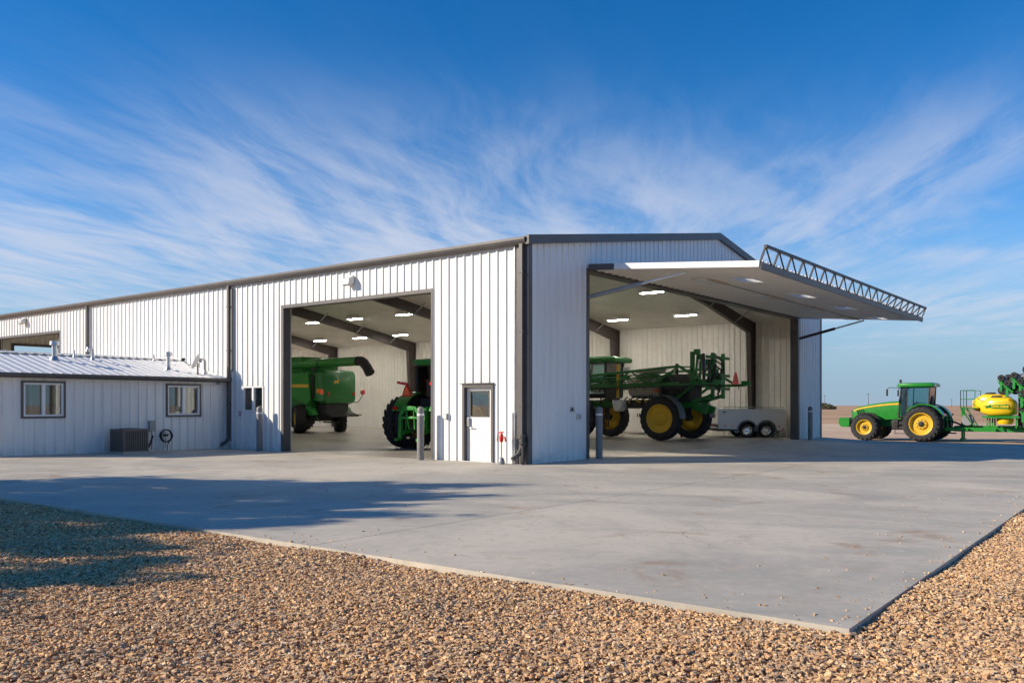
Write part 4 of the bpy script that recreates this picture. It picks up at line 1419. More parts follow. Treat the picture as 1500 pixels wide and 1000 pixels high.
# ------------------------------------------------------------------ planter behind the tractor
def planter():
    T = thing('planter', 'folded green crop planter with yellow seed tanks behind the yard tractor', 'planter', (36.55, -6.0, TZ(36.5, -7)), 0.0)
    # local: +y to the tractor; hitch point at y = 3.35
    f = MB().bar((0, 3.45, 0.55), (0, 2.2, 0.75), 0.18, 0.22).bar((0, 2.2, 0.75), (0, -4.2, 0.82), 0.26, 0.34).bar((-0.55, 2.6, 0.72), (-0.45, -3.6, 0.70), 0.12, 0.22).bar((0.55, 2.6, 0.72), (0.45, -3.6, 0.70), 0.12, 0.22)
    for y in (2.5, 1.4, 0.0, -1.6, -3.2):
        f.bar((-0.9, y, 0.72), (0.9, y, 0.72), 0.12, 0.14)
    f.build('main_frame', 'tractor_green', T, bevel=0.015)
    MB().bar((-2.2, -3.9, 0.95), (2.2, -3.9, 0.95), 0.22, 0.24).build('tool_bar', 'tractor_green', T, bevel=0.015)
    j = MB().bar((-0.25, 1.75, 0.2), (-0.25, 1.75, 2.0), 0.10, 0.10).bar((0.25, 1.75, 0.2), (0.25, 1.75, 2.0), 0.10, 0.10).box(-0.4, 0.4, 1.65, 1.85, 0.05, 0.2)
    j.build('support_post', 'tractor_green', T)

    def tank(x, y, zc, hl, hh, hw, lettering):
        # rounded hexagonal tank
        rings = []
        for yy, k in ((-1.0, 0.50), (-0.94, 0.66), (-0.62, 1.0), (0.42, 1.0), (0.86, 0.60), (1.0, 0.40)):
            r = []
            for a in range(20):
                th = 2 * math.pi * a / 20
                c, s_ = math.cos(th), math.sin(th)
                e = 0.55
                r.append((x + math.copysign(abs(c) ** e, c) * hw * k, y + yy * hl, zc + math.copysign(abs(s_) ** e, s_) * hh * (k * 0.85 + 0.15) - (0.12 * (1 - k))))
            rings.append(r)
        tk = MB().loft(rings).build('seed_tank', 'tank_yellow', T, smooth=True)
        MB().lathe([(0.26, 0), (0.28, 0.05), (0.24, 0.10), (0.001, 0.11)], (x, y + 0.1, zc + hh - 0.02), 'z', 20).build('tank_lid', 'engine_black', tk)
        for yy in (-0.5, 0.40):
            pts = [(x + math.cos(t_) * (hw + 0.015), y + yy * hl, zc + math.sin(t_) * (hh + 0.015)) for t_ in [2 * math.pi * k / 16 for k in range(17)]]
            MB().path(pts[:9], 0.02, 5).build('tank_strap', 'engine_black', tk)
        if lettering:
            xs = x - hw - 0.012
            st = MB().prism([(y + hl * 0.86, zc + 0.02), (y + hl * 0.3, zc + 0.10), (y - hl * 0.62, zc + 0.13), (y - hl * 0.62, zc - 0.12), (y + hl * 0.2, zc - 0.10)], 'x', xs - 0.004, xs + 0.03)
            sp = st.build('stripe', 'tractor_green', tk)
            me = text_mesh('JOHN DEERE', 0.145, 0.004, 0.15)
            place('lettering', me, 'tank_yellow', tk, loc=(xs - 0.010, y - hl * 0.16, zc + 0.0), rot=(math.pi / 2, 0, -math.pi / 2))
    tank(-0.95, -0.20, 2.02, 0.87, 0.53, 0.62, True)
    tank(0.75, 0.35, 2.20, 1.0, 0.55, 0.62, False)
    cr = MB()
    for x in (-0.95, 0.75):
        for y in (-1.1, 0.3):
            cr.bar((x - 0.45, y, 0.85), (x - 0.35, y, 1.55), 0.07).bar((x + 0.45, y, 0.85), (x + 0.35, y, 1.55), 0.07)
        cr.box(x - 0.55, x + 0.55, -1.25, 0.55, 1.40, 1.50)
    cr.build('tank_cradle', 'tractor_green', T)
    MB().lathe([(0.34, 1.05), (0.42, 1.2), (0.42, 1.42), (0.2, 1.48)], (-0.95, -0.5, 0), 'z', 20).build('meter_housing', 'tank_yellow', T, smooth=True)
    # platform with guard rail and ladder
    p = MB().box(-0.9, 0.9, 0.95, 1.75, 1.90, 1.96)
    p.bar((-0.85, 1.7, 1.9), (-0.6, 1.1, 0.9), 0.06).bar((0.85, 1.7, 1.9), (0.6, 1.1, 0.9), 0.06)
    p.build('platform', 'deep_green', T)
    g = MB()
    for x in (-0.88, 0.0, 0.88):
        g.tube((x, 1.73, 1.93), (x, 1.73, 2.95), 0.02, n=6)
    for y in (1.0, 1.73):
        g.tube((-0.88, y, 1.93), (-0.88, y, 2.95), 0.02, n=6).tube((0.88, y, 1.93), (0.88, y, 2.95), 0.02, n=6)
    for z in (2.45, 2.95):
        g.path([(-0.88, 1.0, z), (-0.88, 1.73, z), (0.88, 1.73, z), (0.88, 1.0, z)], 0.018, 6)
    g.build('guard_rail', 'deep_green', T)
    # fan, hoses
    MB().lathe([(0.001, -0.2), (0.3, -0.2), (0.34, -0.1), (0.34, 0.1), (0.3, 0.2), (0.001, 0.2)], (-0.35, 1.45, 1.25), 'x', 20).build('fan_housing', 'grey_metal', T, smooth=True)
    hs = MB()
    for k in range(7):
        x = -0.4 + 0.13 * k
        hs.path([(x, 3.4, 0.8), (x * 0.6, 3.0, 1.15), (x * 0.6, 2.4, 1.20), (x, 1.8, 0.95), (x, 1.2, 0.95)], 0.03, 6)
    hs.build('hose_bundle', 'engine_black', T)
    # transport wheels
    for sx in (-1, 1):
        wheel(T, (sx * 1.05, -2.6, 0.55), 1.10, 0.36, 0.62, sx, 0, hub_r=0.08)
        wheel(T, (sx * 1.50, -2.6, 0.55), 1.10, 0.36, 0.62, sx, 0, hub_r=0.08)
    # lift masts that hold the wings up
    for sx in (-1, 1):
        MB().tube((sx * 0.75, -1.22, 0.9), (sx * 0.85, -1.22, 3.3), 0.10, n=12).build('lift_cylinder', 'engine_black', T, smooth=True)
        MB().tube((sx * 1.15, -1.42, 0.9), (sx * 1.2, -1.42, 3.35), 0.07, n=12).build('cylinder_rod', 'chrome', T, smooth=True)
    w = MB()
    for sx in (-1, 1):
        w.bar((sx * 0.9, -0.6, 3.20), (sx * 1.0, -4.6, 3.95), 0.2, 0.22).bar((sx * 0.9, -1.7, 0.9), (sx * 1.0, -1.75, 3.4), 0.14, 0.14).bar((sx * 1.05, -1.3, 2.3), (sx * 1.05, -3.2, 2.3), 0.14, 0.18).bar((sx * 1.0, -3.9, 1.0), (sx * 1.0, -4.1, 3.75), 0.16, 0.16)
    w.bar((-1.0, -2.2, 3.5), (1.0, -2.2, 3.5), 0.16, 0.16).bar((-0.95, -1.0, 3.28), (0.95, -1.0, 3.28), 0.12, 0.12)
    w.build('wing_frame', 'tractor_green', T, bevel=0.015)
    # row units on the folded wings

    def row_unit(x, y, z, sx):
        u = MB().bar((x, y, z), (x + sx * 0.55, y + 0.05, z + 0.12), 0.12, 0.18).bar((x, y, z - 0.18), (x + sx * 0.6, y + 0.05, z - 0.02), 0.08, 0.10).bar((x + sx * 0.55, y + 0.05, z + 0.45), (x + sx * 0.72, y + 0.05, z - 0.38), 0.13, 0.10).bar((x + sx * 0.70, y + 0.2, z + 0.22), (x + sx * 0.72, y - 0.25, z - 0.12), 0.05, 0.09)
        ro = u.build('row_unit', 'tractor_green', T, bevel=0.01)
        MB().lathe([(0.05, -0.06), (0.155, -0.06), (0.175, -0.03), (0.175, 0.03), (0.155, 0.06), (0.05, 0.06)], (x + sx * 0.65, y + 0.05, z + 0.38), 'x', 20, True).build('gauge_wheel', 'black_rubber', ro, smooth=True)
        MB().lathe([(0.001, -0.012), (0.19, -0.012), (0.2, 0), (0.19, 0.012), (0.001, 0.012)], (x + sx * 0.50, y - 0.05, z + 0.32), 'x', 18).build('opener_disc', 'grey_metal', ro, smooth=True)
        MB().lathe([(0.14, -0.16), (0.17, -0.12), (0.17, 0.12), (0.12, 0.16), (0.001, 0.17)], (x + sx * 0.30, y + 0.05, z + 0.2), 'z', 14).build('seed_meter', 'engine_black', ro, smooth=True)
    for k in range(6):
        for sx in (-1, 1):
            row_unit(sx * 0.95, -0.45 - k * 0.62, 3.22 + 0.13 * k, sx)
    for k in range(4):
        row_unit(-1.0, -0.75 - k * 0.62, 2.92 + 0.12 * k, -1)
    for k in range(3):
        row_unit(-1.05, -1.45 - k * 0.6, 2.35, -1)
        row_unit(-1.05, -1.5 - k * 0.6, 1.55, -1)
    for y, z, x in ((-0.45, 2.92, -1.25), (-1.05, 2.95, -1.30), (-0.65, 3.55, -0.9), (-1.6, 4.05, -1.0), (-2.3, 4.2, -1.1)):
        MB().lathe([(0.09, -0.09), (0.23, -0.09), (0.26, -0.05), (0.26, 0.05), (0.23, 0.09), (0.09, 0.09)], (x, y, z), 'x', 22, True).lathe([(0.001, 0.0), (0.11, 0.0)], (x, y, z), 'x', 12).build('wing_wheel', 'black_rubber', T, smooth=True)
    return T


planter()


# ------------------------------------------------------------------ sprayer in the shop
def sprayer():
    T = thing('sprayer', 'tall green crop sprayer with yellow wheels and folded booms inside the shop', 'sprayer', (17.75, 4.5, 0), 0.0)
    fr = MB()
    for sx in (-1, 1):
        fr.bar((sx * 0.45, -1.2, 1.62), (sx * 0.45, 5.2, 1.62), 0.14, 0.26)
    for y in (-1.1, 0, 1.5, 3.0, 4.5, 5.1):
        fr.bar((-0.5, y, 1.6), (0.5, y, 1.6), 0.14, 0.2)
    fr.bar((-1.3, 0, 1.75), (1.3, 0, 1.75), 0.2, 0.22).bar((-1.3, 4.5, 1.75), (1.3, 4.5, 1.75), 0.2, 0.22)
    fr.build('chassis', 'deep_green', T, bevel=0.02)
    for sx in (-1, 1):
        for y in (0, 4.5):
            MB().bar((sx * 1.18, y, 1.85), (sx * 1.22, y, 0.95), 0.2, 0.24).tube((sx * 1.1, y, 1.0), (sx * 1.42, y, 1.0), 0.17, n=14).build('wheel_leg', 'engine_black', T, bevel=0.02)
            wheel(T, (sx * 1.55, y, 1.0), 2.0, 0.44, 1.27, sx, 22, dish=0.10, hub='wheel_yellow', hub_r=0.18)
        x0, x1 = (1.30, 1.80) if sx > 0 else (-1.80, -1.30)
        arc_fender(1.09, R(-10 + 190), R(100), x0, x1, 0, 1.0, lip=0.05).build('fender', 'fender_grey', T, smooth=True)
    # cab at the front
    K = 0.62
    zb, zt = 2.05, 3.68
    cab = MB().box(-0.82, 0.82, 2.75 + K, 4.85 + K, zb - 0.1, zb + 0.12).build('cab', 'engine_black', T, bevel=0.03)
    pm = MB()
    for sx in (-1, 1):
        for (y0, y1) in ((2.8 + K, 2.75 + K), (3.75 + K, 3.72 + K), (4.8 + K, 4.55 + K)):
            pm.bar((sx * 0.80, y0, zb), (sx * 0.82, y1, zt), 0.08, 0.12)
        pm.bar((sx * 0.82, 2.75 + K, zt), (sx * 0.82, 4.55 + K, zt), 0.08)
    pm.box(-0.8, 0.8, 2.74 + K, 2.80 + K, zb, zb + 0.7)
    pm.build('pillar_frame', 'engine_black', cab)
    for sx in (-1, 1):
        MB().box(sx * 0.80 - 0.006, sx * 0.80 + 0.006, 2.85 + K, 3.70 + K, zb + 0.1, zt).build('side_window', 'cab_glass', cab)
        MB().box(sx * 0.80 - 0.006, sx * 0.80 + 0.006, 3.80 + K, 4.62 + K, zb + 0.1, zt).build('side_window', 'cab_glass', cab)
    MB().box(-0.75, 0.75, 4.66 + K, 4.675 + K, zb + 0.1, zt).build('windscreen', 'cab_glass', cab)
    MB().box(-0.75, 0.75, 2.76 + K, 2.772 + K, zb + 0.7, zt).build('rear_window', 'cab_glass', cab)
    MB().box(-0.28, 0.28, 3.2 + K, 3.8 + K, 2.2, 2.6).box(-0.27, 0.27, 3.1 + K, 3.25 + K, 2.5, 3.2).build('seat', 'seat_cloth', cab, bevel=0.04)
    ro = []
    for z, q in ((3.68, 0.95), (3.74, 1.0), (3.88, 0.99), (3.97, 0.86)):
        ro.append([(-0.85 * q, 4.2 - 1.35 * q, z), (-0.98 * q, 4.2 - 1.0 * q, z), (-0.98 * q, 4.2 + 1.0 * q, z), (-0.8 * q, 4.2 + 1.32 * q, z), (0.8 * q, 4.2 + 1.32 * q, z), (0.98 * q, 4.2 + 1.0 * q, z), (0.98 * q, 4.2 - 1.0 * q, z), (0.85 * q, 4.2 - 1.35 * q, z)])
    MB().loft(ro).build('cab_roof', 'deep_green', cab, smooth=True)
    MB().box(-0.97, -0.93, 3.55, 3.8, 3.72, 3.79).build('roof_light', 'chrome', cab)
    # tanks
    tk = []
    for y, k in ((0.55, 0.82), (0.68, 0.97), (1.3, 1.0), (2.0, 0.97), (2.15, 0.82)):
        tk.append([(math.copysign(abs(math.cos(a)) ** 0.5, math.cos(a)) * 0.98 * k, y, 2.52 + math.copysign(abs(math.sin(a)) ** 0.55, math.sin(a)) * 0.62 * k) for a in [2 * math.pi * q / 20 for q in range(20)]])
    MB().loft(tk).build('solution_tank', 'poly_tank', T, smooth=True)
    MB().prism([(0.35, 3.10), (1.55, 3.10), (1.45, 3.30), (0.25, 3.30)], 'x', -1.18, -0.5).build('tank_shoulder', 'poly_tank', T, bevel=0.03)
    MB().lathe([(0.17, 3.1), (0.19, 3.2), (0.19, 3.42), (0.001, 3.46)], (-0.55, 2.35, 0), 'z', 16).build('tank_lid', 'pale_plastic', T, smooth=True)
    MB().prism([(2.2, 1.85), (2.75, 1.85), (2.65, 1.35), (2.4, 1.3), (2.2, 1.5)], 'x', -1.30, -0.78).build('rinse_tank', 'pale_plastic', T, bevel=0.04)
    # engine house
    MB().loft([[(-0.62, y, 1.75), (-0.66, y, 2.7 + dz), (-0.5, y, 3.02 + dz), (0.5, y, 3.02 + dz), (0.66, y, 2.7 + dz), (0.62, y, 1.75)] for y, dz in ((-0.95, -0.25), (-0.7, 0.0), (0.25, 0.05), (0.45, 0.0))]).build('engine_house', 'engine_black', T, smooth=True)
    MB().tube((0.2, 0.1, 2.9), (0.2, 0.1, 3.55), 0.08).build('exhaust', 'engine_black', T)
    el = MB()
    for k in range(5):
        el.tube((-0.68, -0.7 + 0.2 * k, 2.2), (-0.74, -0.7 + 0.2 * k, 2.2), 0.1, n=10)
    el.build('filter_bank', 'dark_metal', T)
    # yellow rail and valve gear
    MB().box(-1.42, -1.34, 2.30, 2.42, 1.95, 3.52).build('hand_rail', 'wheel_yellow', T, bevel=0.015)
    v = MB().bar((-1.1, 1.3, 1.72), (-1.1, 1.6, 1.85), 0.06).bar((-1.1, 0.9, 1.62), (-1.1, 1.15, 1.9), 0.05).bar((-1.1, 0.75, 1.75), (-1.1, 0.95, 1.75), 0.07).bar((-1.12, 1.9, 1.7), (-1.12, 1.9, 1.95), 0.05)
    v.build('valve_handle', 'wheel_yellow', T)
    pl = MB()
    for k in range(6):
        y = 0.5 + 0.32 * k
        pl.path([(-0.9, y, 2.0), (-1.05, y + 0.1, 1.85), (-1.08, y + 0.2, 1.7), (-0.9, y + 0.25, 1.5)], 0.03, 6)
    pl.box(-1.0, -0.5, 0.6, 2.1, 1.45, 1.85)
    pl.build('plumbing', 'engine_black', T)
    MB().box(-1.05, -0.9, 0.45, 0.62, 2.2, 2.32).build('marker_light', 'orange_reflector', T)
    # lift linkage and boom rack at the back
    r = MB()
    for sx in (-1, 1):
        r.bar((sx * 0.5, -0.9, 2.55), (sx * 0.55, -2.1, 2.75), 0.12, 0.16).bar((sx * 0.5, -1.0, 1.75), (sx * 0.55, -2.1, 2.05), 0.12, 0.16)
        r.bar((sx * 0.55, -2.05, 1.9), (sx * 0.55, -2.05, 3.95), 0.14, 0.16).bar((sx * 0.5, -0.8, 1.5), (sx * 0.6, -2.0, 2.1), 0.08)
        r.bar((sx * 1.15, -1.35, 2.45), (sx * 1.15, -1.35, 4.0), 0.16, 0.18)
        r.bar((sx * 0.4, -1.1, 1.55), (sx * 0.4, -1.7, 1.35), 0.2, 0.35)
    for z in (2.35, 2.95, 3.75):
        r.bar((-1.2, -2.05, z), (1.2, -2.05, z), 0.11, 0.13)
    r.bar((-0.9, -1.3, 2.5), (-0.9, -0.2, 1.75), 0.1, 0.12).bar((0.9, -1.3, 2.5), (0.9, -0.2, 1.75), 0.1, 0.12)
    rack = r.build('boom_rack', 'deep_green', T, bevel=0.015)
    MB().box(-1.10, -1.05, -1.95, -1.62, 3.20, 3.60).build('control_panel', 'blue_panel', rack)
    h2 = MB()
    for k in range(7):
        z = 2.6 + 0.2 * k
        h2.path([(-1.0 + 0.1 * k, -2.15, z), (-0.9 + 0.08 * k, -2.45 - 0.05 * (k % 3), z - 0.25), (-0.6 + 0.1 * k, -2.35, z - 0.6), (-0.4 + 0.1 * k, -2.15, z - 0.7)], 0.035, 6)
    h2.build('hose_bundle', 'engine_black', rack)
    hy = MB()
    for k in range(4):
        hy.tube((-1.15 + 0.15 * k, -1.9 - 0.18 * k, 2.5), (-1.1 + 0.2 * k, -1.85 - 0.2 * k, 3.9 - 0.25 * k), 0.06, n=10)
    hy.build('fold_cylinder', 'dark_metal', rack, smooth=True)
    br = MB()
    for k in range(6):
        br.box(-1.25 + 0.12 * k, -1.05 + 0.12 * k, -1.7 - 0.16 * k, -1.45 - 0.16 * k, 3.85 - 0.22 * k, 4.1 - 0.22 * k)
        br.bar((-1.2 + 0.1 * k, -1.5 - 0.15 * k, 2.5), (-1.15 + 0.1 * k, -1.6 - 0.15 * k, 3.9 - 0.2 * k), 0.08, 0.1)
    br.build('fold_bracket', 'deep_green', rack, bevel=0.01)
    # folded boom wings along both sides
    for sx in (-1, 1):
        b = MB()
        x = sx * 1.55
        zl = lambda y: 2.45 + 0.012 * (2 - y)
        zu = lambda y: 3.34 - 0.075 * (y + 0.3)
        b.bar((x, -2.7, zl(-2.7) + 0.02), (x, 7.4, zl(7.4)), 0.12, 0.12)
        b.bar((x, -0.9, zu(-0.3)), (x, 7.4, zu(7.4)), 0.11, 0.11)
        b.bar((x - sx * 0.22, -2.2, zl(0) + 0.05), (x - sx * 0.22, 7.2, zl(7) + 0.1), 0.09, 0.09)
        ys = [-0.9, 0.6, 1.6, 2.6, 3.6, 4.6, 5.6, 6.6, 7.4]
        for k, (p, q) in enumerate(zip(ys, ys[1:])):
            if k % 2 == 0:
                b.bar((x, p, zu(p) if k else zu(-0.3)), (x, q, zl(q)), 0.07, 0.07)
            else:
                b.bar((x, p, zl(p)), (x, q, zu(q)), 0.07, 0.07)
        for xi, z0, z1 in ((x - sx * 0.20, 2.62, 2.98), (x - sx * 0.34, 2.56, 2.86)):
            b.bar((xi, -0.8, z0), (xi, 7.0, z0 - 0.10), 0.06, 0.06).bar((xi, -0.5, z1 + 0.12), (xi, 7.0, z1 - 0.28), 0.06, 0.06)
            for k in range(11):
                y = -0.5 + 0.66 * k
                b.bar((xi, y, z0), (xi, y + 0.33, z1 + 0.1 - 0.05 * k * 0.66), 0.035, 0.035).bar((xi, y + 0.33, z1 + 0.1 - 0.05 * k * 0.66), (xi, y + 0.66, z0), 0.035, 0.035)
        b.bar((x, -0.9, zu(-0.3)), (x, -2.3, zl(-2.3)), 0.10, 0.10).bar((x, -0.6, zu(0)), (x, -1.6, 3.3), 0.06, 0.06)
        b.bar((x - sx * 0.1, 0.2, 3.25), (x - sx * 0.1, 7.0, 2.75), 0.16, 0.05)
        b.box(min(x - 0.1, x + 0.1), max(x - 0.1, x + 0.1), -2.95, -2.55, 2.50, 2.72)
        wing = b.build('boom_wing', 'deep_green', T, bevel=0.008)
        nz = MB()
        for k in range(20):
            y = -2.4 + 0.47 * k
            nz.tube((x - sx * 0.02, y, zl(y) - 0.05), (x - sx * 0.02, y, zl(y) - 0.16), 0.022, n=6)
        nz.tube((x + sx * 0.09, -2.6, zl(-2.6) - 0.02), (x + sx * 0.09, 7.0, zl(7) - 0.02), 0.025, n=6)
        nz.build('nozzle_line', 'engine_black', wing)
    MB().prism([(-2.28 - 0.17, 2.56), (-2.28 + 0.17, 2.56), (-2.28 + 0.10, 2.9), (-2.28 + 0.03, 3.14), (-2.28 - 0.03, 3.14), (-2.28 - 0.10, 2.9)], 'x', 1.44, 1.46).build('slow_vehicle_marker', 'pink_marker', T)
    # ladder
    la = MB()
    for s_ in (2.9, 3.4):
        la.bar((-1.2, s_, 2.0), (-1.35, s_, 0.6), 0.04, 0.06)
    for k in range(5):
        la.bar((-1.22 - 0.03 * k, 2.9, 1.85 - 0.28 * k), (-1.22 - 0.03 * k, 3.4, 1.85 - 0.28 * k), 0.12, 0.03)
    la.build('ladder', 'engine_black', T)
    return T


sprayer()


# ------------------------------------------------------------------ combine
def combine():
    T = thing('combine', 'green combine harvester with long unloading auger parked deep inside the shop', 'combine', (14.15, 25.6, 0), 0.0)
    ch = MB().box(-0.9, 0.9, -0.9, 4.2, 0.9, 1.5).tube((-1.3, 0, 0.8), (1.3, 0, 0.8), 0.13, n=12).bar((-0.9, 0, 0.85), (0.9, 0, 0.85), 0.3, 0.3).tube((-1.6, 3.6, 1.0), (1.6, 3.6, 1.0), 0.2, n=12)
    ch.build('chassis', 'engine_black', T, bevel=0.03)
    for sx in (-1, 1):
        w_ = wheel(T, (sx * 1.50, 0, 0.82), 1.64, 0.62, 0.72, sx, 18, dish=0.12, hub_r=0.1)
        w_.rotation_euler.z += R(-32)
        wheel(T, (sx * 1.55, 3.6, 1.0), 2.0, 0.70, 0.92, sx, 20, dish=0.15)
        # side shield panel
        x = sx * 1.45
        lo, hi = sorted((x, x - sx * 0.12))
        sp = MB().prism([(-0.85, 1.95), (-0.65, 3.42), (4.3, 3.48), (4.3, 1.9), (1.4, 1.85), (0.9, 2.05), (0.0, 1.75), (-0.55, 1.62)], 'x', lo, hi).build('side_panel', 'tractor_green', T, bevel=0.03)
        e = x + sx * 0.004
        lo, hi = sorted((e, e + sx * 0.012))
        MB().prism([(-0.72, 2.60), (-0.70, 2.78), (4.2, 2.86), (4.2, 2.66)], 'x', lo, hi).build('stripe', 'wheel_yellow', sp)
        lo, hi = sorted((x + sx * 0.02, x - sx * 0.35))
        MB().prism([(-0.62, 1.55), (-0.95, 1.45), (-1.15, 1.05), (-0.75, 1.0), (-0.35, 1.5)], 'x', lo, hi).build('chaff_shield', 'tractor_green', T, bevel=0.03)
    # body core and rear hood
    MB().box(-1.30, 1.30, -0.7, 4.4, 1.5, 3.5).build('body', 'deep_green', T, bevel=0.05)
    hd = []
    for y, k, z0, z1 in ((-0.75, 1.0, 1.75, 3.62), (-1.35, 1.0, 1.65, 3.62), (-1.68, 0.97, 1.72, 3.56), (-1.80, 0.90, 1.95, 3.40)):
        w_ = 1.20 * k
        hd.append([(-w_, y, z0 + 0.15), (-w_, y, z1 - 0.18), (-w_ + 0.15, y, z1), (w_ - 0.15, y, z1), (w_, y, z1 - 0.18), (w_, y, z0 + 0.15), (w_ - 0.2, y, z0), (-w_ + 0.2, y, z0)])
    hood = MB().loft(hd).build('rear_hood', 'deep_green', T, smooth=True)
    # small leaping-animal emblem on the hood
    em = [(-0.20, 2.92), (-0.10, 2.98), (0.02, 2.96), (0.10, 3.06), (0.13, 3.14), (0.15, 3.05), (0.21, 3.03), (0.16, 2.97), (0.12, 2.90), (0.18, 2.82), (0.10, 2.84), (0.04, 2.88), (-0.08, 2.87), (-0.16, 2.78), (-0.14, 2.87)]
    MB().prism([(x - 0.35, z) for x, z in em], 'y', -1.82, -1.80).build('emblem', 'wheel_yellow', hood)
    MB().box(-1.02, -0.86, -1.85, -1.78, 2.15, 2.34).build('tail_light', 'red_lens', hood, bevel=0.02)
    MB().box(0.86, 1.02, -1.85, -1.78, 2.15, 2.34).build('tail_light', 'red_lens', hood, bevel=0.02)
    for sx in (-1, 1):
        m = MB().path([(sx * 1.0, -1.2, 1.75), (sx * 1.35, -1.75, 1.78), (sx * 1.55, -1.9, 2.2 if sx < 0 else 2.15)], 0.025, 6)
        m.build('light_arm', 'tractor_green' if sx < 0 else 'engine_black', T)
        MB().lathe([(0.001, -0.05), (0.15, -0.05), (0.17, 0), (0.15, 0.05), (0.001, 0.05)], (sx * 1.55, -1.92, 2.35), 'y', 18).build('warning_light', 'orange_reflector' if sx < 0 else 'red_lens', T, smooth=True)
    MB().box(-1.80, -1.62, -1.9, -1.84, 2.25, 2.5).build('marker_light', 'amber_lens', T)
    # chopper, tailboard, trailer hitch
    MB().box(-0.85, 0.85, -1.5, -0.4, 1.05, 1.75).build('straw_chopper', 'engine_black', T, bevel=0.05)
    MB().prism([(-1.4, 1.15), (-2.2, 0.95), (-2.2, 1.02), (-1.4, 1.30)], 'x', -1.0, 1.0).build('tailboard', 'engine_black', T)
    MB().bar((0.3, -1.4, 1.08), (0.55, -2.9, 1.05), 0.05, 0.06).bar((0, -0.3, 0.62), (0, -1.6, 0.62), 0.12, 0.08).build('drawbar', 'engine_black', T)
    g = MB().bar((-1.3, -0.75, 1.05), (1.2, -0.8, 1.05), 0.05).bar((-1.1, -0.9, 1.0), (-0.9, -1.1, 0.6), 0.04).bar((-1.25, -0.2, 1.7), (-1.3, -0.9, 1.0), 0.12, 0.05)
    g.build('rear_bracket', 'tractor_green', T)
    # grain tank, cab
    MB().loft([[(-1.2, 0.2, 3.5), (1.2, 0.2, 3.5), (1.2, 3.2, 3.5), (-1.2, 3.2, 3.5)], [(-1.55, -0.25, 4.35), (1.55, -0.25, 4.35), (1.55, 3.6, 4.35), (-1.55, 3.6, 4.35)], [(-1.5, -0.18, 4.34), (1.5, -0.18, 4.34), (1.5, 3.5, 4.34), (-1.5, 3.5, 4.34)]]).build('grain_tank', 'deep_green', T)
    MB().bar((-0.5, -0.35, 3.75), (0.3, -0.75, 4.15), 0.7, 0.03).build('tank_flap', 'grey_metal', T)
    cb = MB().box(-0.85, 0.85, 4.5, 6.0, 1.9, 2.1).box(-0.9, 0.9, 4.4, 6.1, 3.55, 3.75).build('cab', 'deep_green', T, bevel=0.05)
    cp = MB()
    for sx in (-1, 1):
        cp.bar((sx * 0.82, 4.55, 2.1), (sx * 0.82, 4.55, 3.55), 0.08).bar((sx * 0.82, 5.9, 2.1), (sx * 0.82, 5.95, 3.55), 0.08)
    cp.build('pillar_frame', 'engine_black', cb)
    MB().box(-0.8, 0.8, 4.57, 5.88, 2.1, 3.55).build('cab_window', 'cab_glass', cb)
    MB().prism([(4.3, 0.9), (4.3, 1.9), (6.4, 1.2), (6.4, 0.5)], 'x', -0.7, 0.7).build('feeder_house', 'tractor_green', T, bevel=0.03)
    # auger
    ax = -1.25
    a = MB().path([(ax, 3.6, 3.92), (ax, -4.7, 3.98)], 0.245, 18).build('unloading_auger', 'tractor_green', T, smooth=True)
    MB().path([(ax, -4.55, 3.98), (ax, -4.85, 3.97), (ax - 0.02, -5.10, 3.86), (ax - 0.04, -5.35, 3.62), (ax - 0.06, -5.60, 3.30)], [0.255, 0.26, 0.27, 0.26, 0.27], 16).build('auger_spout', 'black_rubber', a, smooth=True)
    MB().lathe([(0.27, -0.03), (0.27, 0.03), (0.25, 0.03), (0.25, -0.03)], (ax, -1.5, 3.955), 'y', 20, True).build('auger_collar', 'engine_black', a)
    MB().bar((ax, -0.9, 3.55), (ax, -0.9, 3.72), 0.3, 0.12).bar((ax + 0.1, -0.9, 3.3), (ax + 0.1, -0.9, 3.6), 0.1, 0.1).build('auger_rest', 'engine_black', T)
    MB().box(-1.28, -0.55, -0.95, -0.70, 2.0, 3.3).build('radiator_screen', 'engine_black', T)
    return T


combine()


